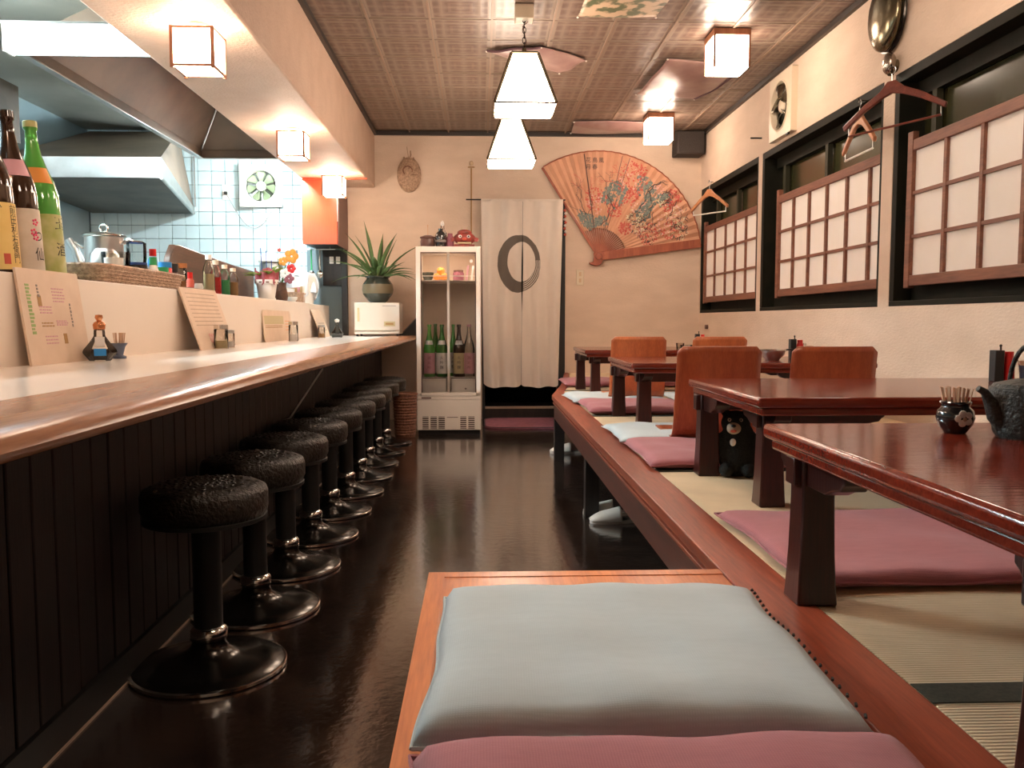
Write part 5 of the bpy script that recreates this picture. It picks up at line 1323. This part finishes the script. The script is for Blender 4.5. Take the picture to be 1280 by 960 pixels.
O('tray_rim', G().box(-.10,-.09,-.22,.22,.012,.03).box(.09,.10,-.22,.22,.012,.03).box(-.09,.09,-.22,-.21,.012,.03).box(-.09,.09,.21,.22,.012,.03), M['slab'], t, bevel=.003)
TG = 'bottles and jars on the wooden tray'
tz = SHZ+.012
lathe_thing('black_cap_jar', 'small jar with black cap on the wooden tray', 'jar', (-1.66, 4.68, tz), [('jar_body', [(.0001,0),(.026,0),(.026,.10),(.0001,.10)], M['pottery']), ('black_cap', [(.026,.10),(.03,.102),(.03,.145),(.0001,.146)], M['black'])])
lathe_thing('orange_lid_jar', 'glass jar with wide orange-brown lid on the wooden tray', 'jar', (-1.68, 4.85, tz), [('jar_body', [(.0001,0),(.036,0),(.037,.12),(.03,.13),(.0001,.13)], M['clear_dim']), ('filling', [(.0001,.004),(.032,.004),(.032,.06),(.0001,.062)], M['ink_brown']), ('orange_lid', [(.034,.13),(.041,.132),(.041,.158),(.0001,.16)], M['copper'])])
lathe_thing('red_bottle', 'thin red pepper bottle on the wooden tray', 'bottle', (-1.60, 4.78, tz), [('bottle_body', [(.0001,0),(.02,0),(.02,.06),(.014,.07),(.0001,.07)], M['ink_red']), ('cap', [(.014,.07),(.014,.105),(.0001,.106)], M['red_plastic'])])
lathe_thing('small_pot', 'tiny white pot with dark rim beside the red pepper bottle', 'pot', (-1.60, 4.92, tz), [('pot_body', [(.0001,0),(.022,0),(.026,.03),(.020,.05),(.0001,.05)], M['white_plastic'])])
for y, x, m1, l_, capm, h in ((5.06,-1.585,M['label_gold'],'clear dressing bottle with white cap and beige filling',M['white_plastic'],.235), (5.24,-1.60,M['red_plastic'],'bottle with red contents and cream cap',M['cream_plastic'],.215), (5.42,-1.60,M['green_plastic'],'bottle with green contents and pale cap',M['cream_plastic'],.20), (5.60,-1.60,M['ink_brown'],'bottle with orange-brown contents and pale cap',M['cream_plastic'],.19)):
    lathe_thing('dressing_bottle', l_+', in the row on the bar shelf', 'bottle', (x, y, SHZ), [('bottle_body', [(.0001,0),(.033,0),(.034,.01),(.034,h*.60),(.028,h*.72),(.015,h*.84),(.014,h*.90),(.0001,h*.90)], M['clear_dim']), ('filling', [(.0001,.004),(.030,.004),(.030,h*.52),(.0001,h*.52)], m1), ('cap', [(.014,h*.88),(.018,h*.88),(.018,h),(.0001,h+.002)], capm)], group='dressing bottles on the bar shelf')
# standing dark slab
ws = T('wooden_slab', 'long dark curved wooden board standing behind the dressing bottles', 'board', (-1.80, 5.9, SHZ))
g = G()
pl = [(-.93,.0),(-.95,.10),(-.90,.22),(-.82,.295),(-.75,.30),(.0,.265),(.90,.24),(.90,0)]
g.prism(pl, 'X', -.02, .02)
O('slab_body', g, M['slab'], ws, bevel=.006)
# flower pot in slatted white basket
fp = T('potted_plant', 'small lime-leaved plant in a slatted white pot wrapped in burgundy paper', 'plant', (-1.62, 6.55, SHZ))
g = G().lathe([(.0001,.0),(.06,.0),(.066,.012),(.066,.022),(.060,.022),(.076,.13),(.086,.13),(.088,.16),(.080,.16),(.0001,.13)], 20)
O('pot_body', g, M['white_plastic'], fp)
for k in range(10):
    a = 2*PI*k/10; O('slot', G().xbox(Matrix.Translation((.0845*math.cos(a), .0845*math.sin(a), .140)) @ Matrix.Rotation(a, 4, 'Z'), .006, .024, .010), M['pottery'], fp)
O('wrap', G().grid(lambda u, v: ((.075+.035*v+.012*math.sin(u*44))*math.cos(2*PI*u)*(1-.25*v), (.075+.035*v+.012*math.sin(u*44))*math.sin(2*PI*u)*(1-.25*v), .13+.10*v+.02*math.sin(u*25)), 60, 5), M['flower_wrap'], fp, smooth=0)
def leafg(g, base, dirv, L_, W_, droop=.3, n=6):
    d = Vector(dirv).normalized(); side = d.cross(Vector((0,0,1))); 
    if side.length < .1: side = Vector((1,0,0))
    side.normalize(); vs = []
    for i in range(n+1):
        t_ = i/n; c = Vector(base) + d*L_*t_ + Vector((0,0,-droop*L_*t_*t_))
        w_ = W_*math.sin(PI*min(1, t_*.9+.1))**.8*(1-t_**4)
        up = side.cross(d).normalized()*w_*.25
        vs += [c-side*w_/2+up, c, c+side*w_/2+up]
    fs = []
    for i in range(n):
        a = i*3; fs += [(a,a+1,a+4,a+3),(a+1,a+2,a+5,a+4)]
    g.add(vs, fs)
for k in range(15):
    a = k*2.4; e = random.uniform(.3,1.2)
    g = G(); leafg(g, (.02*math.cos(a), .02*math.sin(a), .17), (math.cos(a)*math.cos(e), math.sin(a)*math.cos(e), math.sin(e)), random.uniform(.13,.2), .065, .3)
    O('leaf', g, M['leaf_lime'], fp, fixn=False, solid=.001)
for k in range(3): O('plant_stake', G().tube([(.03*k-.03, .02*k, .15), (.035*k-.04, .02*k, .40-.02*k)], .0035, 6), M['navy_plastic'], fp)
# flower arrangement
fl = T('flower_arrangement', 'orange, red and white artificial flowers in a dark vase by the white pot', 'flowers', (-1.62, 7.0, SHZ))
O('vase', G().lathe([(.0001,0),(.05,0),(.06,.05),(.045,.13),(.05,.16),(.0001,.15)], 20), M['slab'], fl)
O('stems', G().tube([(0,0,.14),(.05,-.02,.30)], .004, 6).tube([(0,0,.14),(.09,0,.36)], .004, 6).tube([(0,0,.14),(-.02,0,.40)], .004, 6).tube([(0,0,.14),(.07,-.02,.24)], .004, 6), M['leaf'], fl)
def blossom(m, c, r, n=5):
    g = G()
    for k in range(n):
        a = 2*PI*k/n; g.ball((c[0]+r*.6*math.cos(a), c[1], c[2]+r*.6*math.sin(a)), (r*.5, r*.25, r*.5), 10, 6)
    O('blossom', g, m, fl)
blossom(M['flower_orange'], (.10,-.03,.37), .055); blossom(M['flower_orange'], (.03,-.03,.33), .035); blossom(M['red_plastic'], (.10,-.05,.27), .036); blossom(M['label_white'], (.05,-.05,.23), .04); blossom(M['label_white'], (-.04,-.04,.27), .035); blossom(M['mauve'], (.08,-.05,.19), .04); blossom(M['ink_red'], (.0,-.02,.42), .015)
# small wicker box, bag and bin at the far end of the shelf
t = T('small_wicker_box', 'small open wicker box holding packets on the far bar shelf', 'basket', (-1.66, 7.55, SHZ))
O('box_wall', G().box(-.09,.09,-.17,-.16,0,.09).box(-.09,.09,.16,.17,0,.09).box(-.09,-.08,-.16,.16,0,.09).box(.08,.09,-.16,.16,0,.09), M['wicker'], t, bevel=.003)
O('box_floor', G().box(-.08,.08,-.16,.16,0,.006), M['wicker'], t)
O('box_rim', G().tube([(-.09,-.17,.09),(.09,-.17,.09),(.09,.17,.09),(-.09,.17,.09),(-.09,-.17,.09)], .008, 6), M['wicker'], t)
for k in range(5):
    tt = T('packet', ('white','brown','pink','cream','grey')[k]+' paper packet in the small wicker box', 'packet', (-1.66+.01*k, 7.42+.06*k, SHZ+.006), 0, 'packets in the small wicker box')
    O('packet_body', G().prism([(-.05,0),(.05,0),(.06,.12+.01*k),(-.04,.13)], 'Y', 0, .02), [M['label_white'], M['ink_brown'], M['label_pink'], M['label_gold'], M['carton']][k], tt)
lathe_thing('rice_bowl', 'small white bowl on the shelf beside the small wicker box', 'bowl', (-1.58, 7.22, SHZ), [('bowl_body', [(.0001,0),(.02,0),(.045,.03),(.05,.05),(.046,.05),(.0001,.012)], M['white_plastic'])])
t = T('plastic_bag', 'crumpled white plastic bag hung over a tub at the kitchen passage', 'bag', (-1.68, 8.15, SHZ))
O('tub', G().lathe([(.0001,0),(.10,0),(.125,.26),(.118,.26),(.0001,.02)], 28), M['white_plastic'], t)
def bagf(u, v):
    a = 2*PI*u; r = .128+.02*math.sin(5*a+v*3)+.012*math.sin(11*a)
    z = .30-.22*v*(1+.15*math.sin(3*a))
    r *= (1-.25*(1-v)**3)
    return (r*math.cos(a), r*math.sin(a), z)
O('bag_skin', G().grid(bagf, 48, 10), M['bag'], t, smooth=70, solid=.001)
O('bag_handle', G().tube([(-.03,-.1,.27),(-.02,-.06,.42),(.0,-.03,.55)], [.03,.015,.006], 8), M['bag'], t)
O('bag_tail', G().tube([(-.10,-.10,.27),(-.15,-.14,.24),(-.18,-.15,.20)], [.03,.022,.012], 8), M['bag'], t)

# big stock pot on the kitchen worktop
kt = T('stock_pot', 'tall shiny steel pot with spout and lid on the kitchen worktop', 'pot', (-2.155, 5.0, 1.08))
O('pot_body', G().lathe([(.0001,0),(.098,0),(.104,.01),(.104,.395),(.112,.40),(.108,.405),(.0001,.405)], 40), M['steel'], kt, smooth=50)
O('pot_lid', G().lathe([(.118,.402),(.120,.408),(.10,.418),(.04,.426),(.0001,.427)], 40), M['chrome'], kt, smooth=50)
O('lid_ring', G().tube([(.022*math.cos(2*PI*i/16),0,.448+.022*math.sin(2*PI*i/16)) for i in range(17)], .005, 6, caps=False), M['chrome'], kt)
O('spout', G().tube([(-.09,0,.12),(-.13,0,.22),(-.165,0,.33),(-.20,0,.385)], [.035,.03,.022,.02], 14), M['steel'], kt)
O('spout_guard', G().tube([(-.20,0,.39),(-.12,0,.335),(-.10,0,.36)], .006, 6), M['chrome'], kt)
O('side_handle', G().tube([(.10,-.02,.36),(.15,-.02,.385),(.15,.02,.385),(.10,.02,.36)], .007, 6), M['chrome'], kt)
lathe_thing('copper_pan', 'upturned shiny pan leaning by the stock pot', 'pan', (-2.05, 4.75, 1.08), [('pan_body', [(.0001,.31),(.05,.31),(.075,.28),(.085,.22),(.09,.0),(.085,0),(.0001,0)], M['steel']), ('pan_band', [(.0865,.20),(.0875,.21)], M['copper'])])
# rice cooker and dark rack in the far kitchen
lathe_thing('kettle_white', 'white rounded rice cooker seen through the passage', 'cooker', (-1.98, 8.2, 1.08), [('cooker_body', [(.0001,0),(.10,0),(.11,.02),(.11,.46),(.0001,.48)], M['steel']), ('cooker_lid', [(.11,.47),(.12,.48),(.11,.53),(.06,.56),(.0001,.57)], M['white_plastic'])])
ut = T('utensil_rail', 'rail with hanging ladles below the orange cupboard', 'rail', (-1.6, 8.35, 1.66))
O('rail', G().tube([(-.22,0,.03),(.20,0,.03)], .005, 6), M['steel'], ut)
for k in range(2): O('rail_hanger', G().tube([(-.2+.35*k,0,.03),(-.2+.35*k,0,.055)], .004, 6), M['steel'], ut)
for k, (x, nm, m_) in enumerate(((-.17,'steel ladle',M['steel']), (-.10,'white ladle',M['white_plastic']), (-.03,'green-handled spatula',M['green_plastic']), (.05,'steel strainer',M['chrome']))):
    tt = T('ladle', nm+' hanging on the rail below the orange cupboard', 'ladle', (-1.6+x, 8.345, 1.685), 0, 'utensils on the rail')
    O('ladle_handle', G().tube([(0,0,0),(0,0,-.20)], .007, 6), m_, tt); O('ladle_bowl', G().ball((0,-.01,-.235), (.032,.018,.038)), M['chrome'] if k != 1 else m_, tt)

# ------------------------------------------------------------------ on the counter top
CT = CZ+.0005
def menu(label, y0, y1, z1, xb, xt, marks, group='menu boards leaning on the bar panel', rnd=0):
    t = T('menu_board', label, 'menu', (xb, (y0+y1)/2, CT), 0, group)
    h = z1-CZ; hw = (y1-y0)/2
    th_ = math.atan2(xb-xt, h); Lh = math.hypot(h, xb-xt)
    rot = Matrix.Rotation(-th_, 4, 'Y')
    def bo(name, ya, yb_, za, zb_, m, d0=-.006, d1=0, **k):
        g = G().box(d0, d1, ya, yb_, za, zb_)
        g.v = [tuple(rot @ Vector(v)) for v in g.v]
        return O(name, g, m, t, **k)
    g = G().prism(rrect(-hw, hw, 0, Lh, max(rnd, .003)), 'X', -.008, 0) ; g.v = [tuple(rot @ Vector(v)) for v in g.v]
    O('board', g, M['board'], t)
    marks(bo, hw, Lh)
    return t
def scrib(bo, y0, y1, z0, z1, rows, m, seed, d=.0008, vertical=False):
    r_ = random.Random(seed)
    if vertical:
        z = z1
        while z > z0:
            hgt = r_.uniform(.006,.010); bo('print_mark', y0, y0+(y1-y0)*r_.uniform(.6,1), z-hgt, z, m, 0, d); z -= hgt+.004
        return
    for i in range(rows):
        z = z0+(z1-z0)*(i+.5)/rows; y = y0
        while y < y1-.006:
            l_ = r_.uniform(.008,.022); bo('print_mark', y, min(y+l_, y1), z-.0022, z+.0022, m, 0, d); y += l_+.005
def mk1(bo, hw, L_):
    scrib(bo, -.17*1, -.14, .10, .27, 0, M['ink_green'], 3, vertical=True)
    scrib(bo, -.10, -.085, .23, .27, 0, M['ink_grey'], 4, vertical=True)
    scrib(bo, -.10, -.02, .17, .20, 3, M['ink_pink'] if 0 else M['label_pink'], 5)
    scrib(bo, -.10, -.02, .125, .145, 2, M['ink_brown'], 6)
    scrib(bo, -.09, -.01, .065, .10, 3, M['label_pink'], 7)
    scrib(bo, .0, .085, .21, .265, 5, M['label_pink'], 8)
    scrib(bo, .0, .08, .13, .15, 3, M['label_pink'], 9)
    scrib(bo, .11, .12, .13, .21, 0, M['ink_grey'], 10, vertical=True)
    for y, z in ((-.092,.215),(.045,.085)):
        bo('leaf_print', y-.012, y+.012, z-.018, z+.018, M['ink_brown'], 0, .0008)
def mk2(bo, hw, L_):
    scrib(bo, -hw*.8, hw*.8, .12, L_-.02, 9, mat('faint_ink', (.45,.34,.25), .8), 12)
    for y, z, s in ((-.06,.06,.035),(-.03,.055,.04),(0,.07,.02)): bo('crab_print', y-s, y+s*.4, z-s*.7, z+s*.7, M['paint_pink'], 0, .0008, bevel=.003)
def mk3(bo, hw, L_):
    bo('photo_print', -hw+.03, hw-.25, L_*.55, L_-.04, M['label_gold'], 0, .0008); bo('photo_print', -hw+.03, hw-.25, .04, L_*.4, M['board'], 0, .001); scrib(bo, -hw+.04, hw-.3, L_*.42, L_*.52, 2, M['ink_brown'], 14)
    scrib(bo, hw-.2, hw-.05, L_*.3, L_*.7, 4, M['orange_fruit'], 15)
menu('large pale menu board with green and pink writing, leftmost on the bar', 2.80, 3.22, 1.172, -1.45, -1.492, mk1)
menu('menu board with a pink crab picture leaning on the bar panel', 4.28, 4.86, 1.168, -1.385, -1.490, mk2)
menu('low pale menu card with rounded corners on the bar', 5.90, 6.75, 1.075, -1.475, -1.495, mk3, rnd=.03)
menu('farthest pale menu sheet leaning at the end of the bar', 7.60, 8.02, 1.10, -1.40, -1.495, lambda bo, hw, L_: scrib(bo, -hw*.7, hw*.7, .05, .15, 3, M['ink_grey'], 17), rnd=.02)

s_ = T('soy_bottle', 'hexagonal glass soy sauce bottle with copper stopper and blue label', 'bottle', (-1.395, 3.17, CT), R(24))
O('glass_body', G().lathe([(.0001,0),(.036,0),(.058,.030),(.056,.040),(.034,.068),(.020,.090),(.018,.118),(.0001,.118)], 6), M['clear'], s_, smooth=0)
O('soy_sauce', G().lathe([(.0001,.004),(.032,.004),(.0535,.030),(.0515,.040),(.048,.044),(.0001,.0445)], 6), M['soy'], s_, smooth=0)
O('label', G().box(-.020,.020,-.0535,-.051,.020,.046), M['blue_plastic'], s_)
O('paper_tag', G().box(-.016,.016,-.038,-.034,.05,.088), M['label_white'], s_)
O('copper_stopper', G().lathe([(.014,.112),(.020,.116),(.022,.132),(.018,.140),(.008,.146),(.014,.158),(.012,.168),(.0001,.17)], 16), M['copper'], s_)
t = T('toothpick_cup', 'small patterned cup of toothpicks beside the hexagonal soy bottle', 'cup', (-1.405, 3.36, CT))
O('cup_body', G().lathe([(.0001,0),(.026,0),(.026,.008),(.014,.014),(.022,.045),(.032,.060),(.028,.060),(.0001,.03)], 20), M['jar_blue'], t)
g = G()
for k in range(30):
    a = random.uniform(0, 6.28); r0 = .016*math.sqrt(random.random()); g.tube([(r0*math.cos(a),r0*math.sin(a),.04),(1.5*r0*math.cos(a),1.5*r0*math.sin(a),.10)], .0013, 4)
O('toothpick_bunch', g, M['toothpick'], t, kind='stuff')
def shaker(label, x, y, h, r, m, top):
    t = lathe_thing('spice_jar', label, 'jar', (x, y, CT), [('glass_body', [(.0001,0),(r,0),(r,h*.8),(r*.9,h*.83),(.0001,h*.83)], M['clear_dim']), ('filling', [(.0001,.004),(r*.86,.004),(r*.86,h*.35),(.0001,h*.35)], m), ('cap', [(r*.9,h*.82),(r,h*.83),(r,h),(.0001,h+.004)], top)], 'spice jars on the bar')
    return t
shaker('taller clear spice jar with white top by the crab menu', -1.355, 4.50, .125, .036, M['label_gold'], M['chrome'])
shaker('smaller dark-filled spice jar by the crab menu', -1.375, 4.72, .095, .026, M['label_white'], M['steel'])
shaker('clear spice jar at the middle of the bar before the low menu card', -1.36, 6.25, .14, .034, M['label_white'], M['chrome'])
shaker('small brown-filled jar near the far end of the bar', -1.36, 7.35, .11, .03, M['ink_brown'], M['steel'])
t = lathe_thing('soy_cruet', 'small glass soy cruet with white cap near the far end of the bar', 'bottle', (-1.26, 7.55, CT), [('glass_body', [(.0001,0),(.045,0),(.056,.035),(.03,.07),(.014,.10),(.012,.14),(.0001,.14)], M['clear_dim']), ('soy_sauce', [(.0001,.004),(.040,.004),(.052,.034),(.048,.04),(.0001,.04)], M['soy']), ('white_cap', [(.014,.135),(.02,.14),(.022,.155),(.0001,.165)], M['white_plastic'])])

# towel warmer with plant pot
tw_ = T('towel_warmer', 'cream towel warmer cabinet at the far end of the counter', 'cabinet', (-.975, 8.1, CT))
O('cabinet_body', G().box(-.213,.213,.02,.34,.02,.318), M['cream_white'], tw_, bevel=.01)
O('door', G().box(-.213,.213,0,.018,.055,.318), M['cream_white'], tw_, bevel=.006)
O('lower_lip', G().box(-.213,.200,.004,.02,.022,.045), M['cream_white'], tw_, bevel=.003)
O('badge', G().box(.065,.170,-.003,.001,.095,.140), M['label_gold'], tw_, bevel=.001)
O('badge_print', G().box(.08,.155,-.0045,-.002,.108,.127), M['ink_brown'], tw_)
O('handle', G().box(-.185,-.165,-.006,.001,.14,.27), M['label_gold'], tw_, bevel=.002)
O('print_line', G().box(.05,.18,-.001,.0012,.285,.290), M['ink_grey'], tw_)
for x in (-.19,.19):
    for y in (.03,.31): O('foot', G().lathe([(.0001,0),(.012,0),(.012,.02),(.0001,.02)], 10, (x,y,0)), M['black'], tw_)
pp = T('potted_yucca', 'long-leaved green plant in a dark round pot on the towel warmer', 'plant', (-.985, 8.27, CT+.318))
O('pot_body', G().lathe([(.0001,0),(.07,0),(.095,.02),(.142,.085),(.150,.13),(.142,.18),(.115,.22),(.105,.235),(.12,.245),(.12,.255),(.10,.255),(.0001,.24)], 36), M['pot_dark'], pp)
O('pot_band', G().lathe([(.1425,.088),(.1512,.13),(.1430,.178)], 36), M['pot_band'], pp)
rl = random.Random(11)
for k in range(44):
    a = k*2.399+rl.uniform(-.2,.2); e = rl.uniform(.35,1.35); L_ = rl.uniform(.42,.68)*(1.0 if e > .7 else .85)
    c_, s2 = math.cos(a), math.sin(a)
    if s2 > .3: L_ *= .55; e = max(e, .9)
    g = G(); leafg(g, (.05*c_*rl.random(), .05*s2*rl.random(), .22), (c_*math.cos(e), s2*math.cos(e), math.sin(e)), L_, .052, .18+.25*(1.3-e), 8)
    O('leaf', g, M['leaf'], pp, fixn=False, solid=.0015)
t = T('black_folder', 'black wedge-shaped folder leaning behind the counter end beside the fridge', 'folder', (-.70, 8.42, CT)); O('folder_body', G().prism([(-.10,0),(.12,0),(.12,.20),(.09,.20)], 'Y', 0, .03), M['black'], t); O('folder_edge', G().prism([(-.10,0),(-.085,0),(.10,.20),(.09,.20)], 'Y', -.003, 0), M['ink_grey'], t)
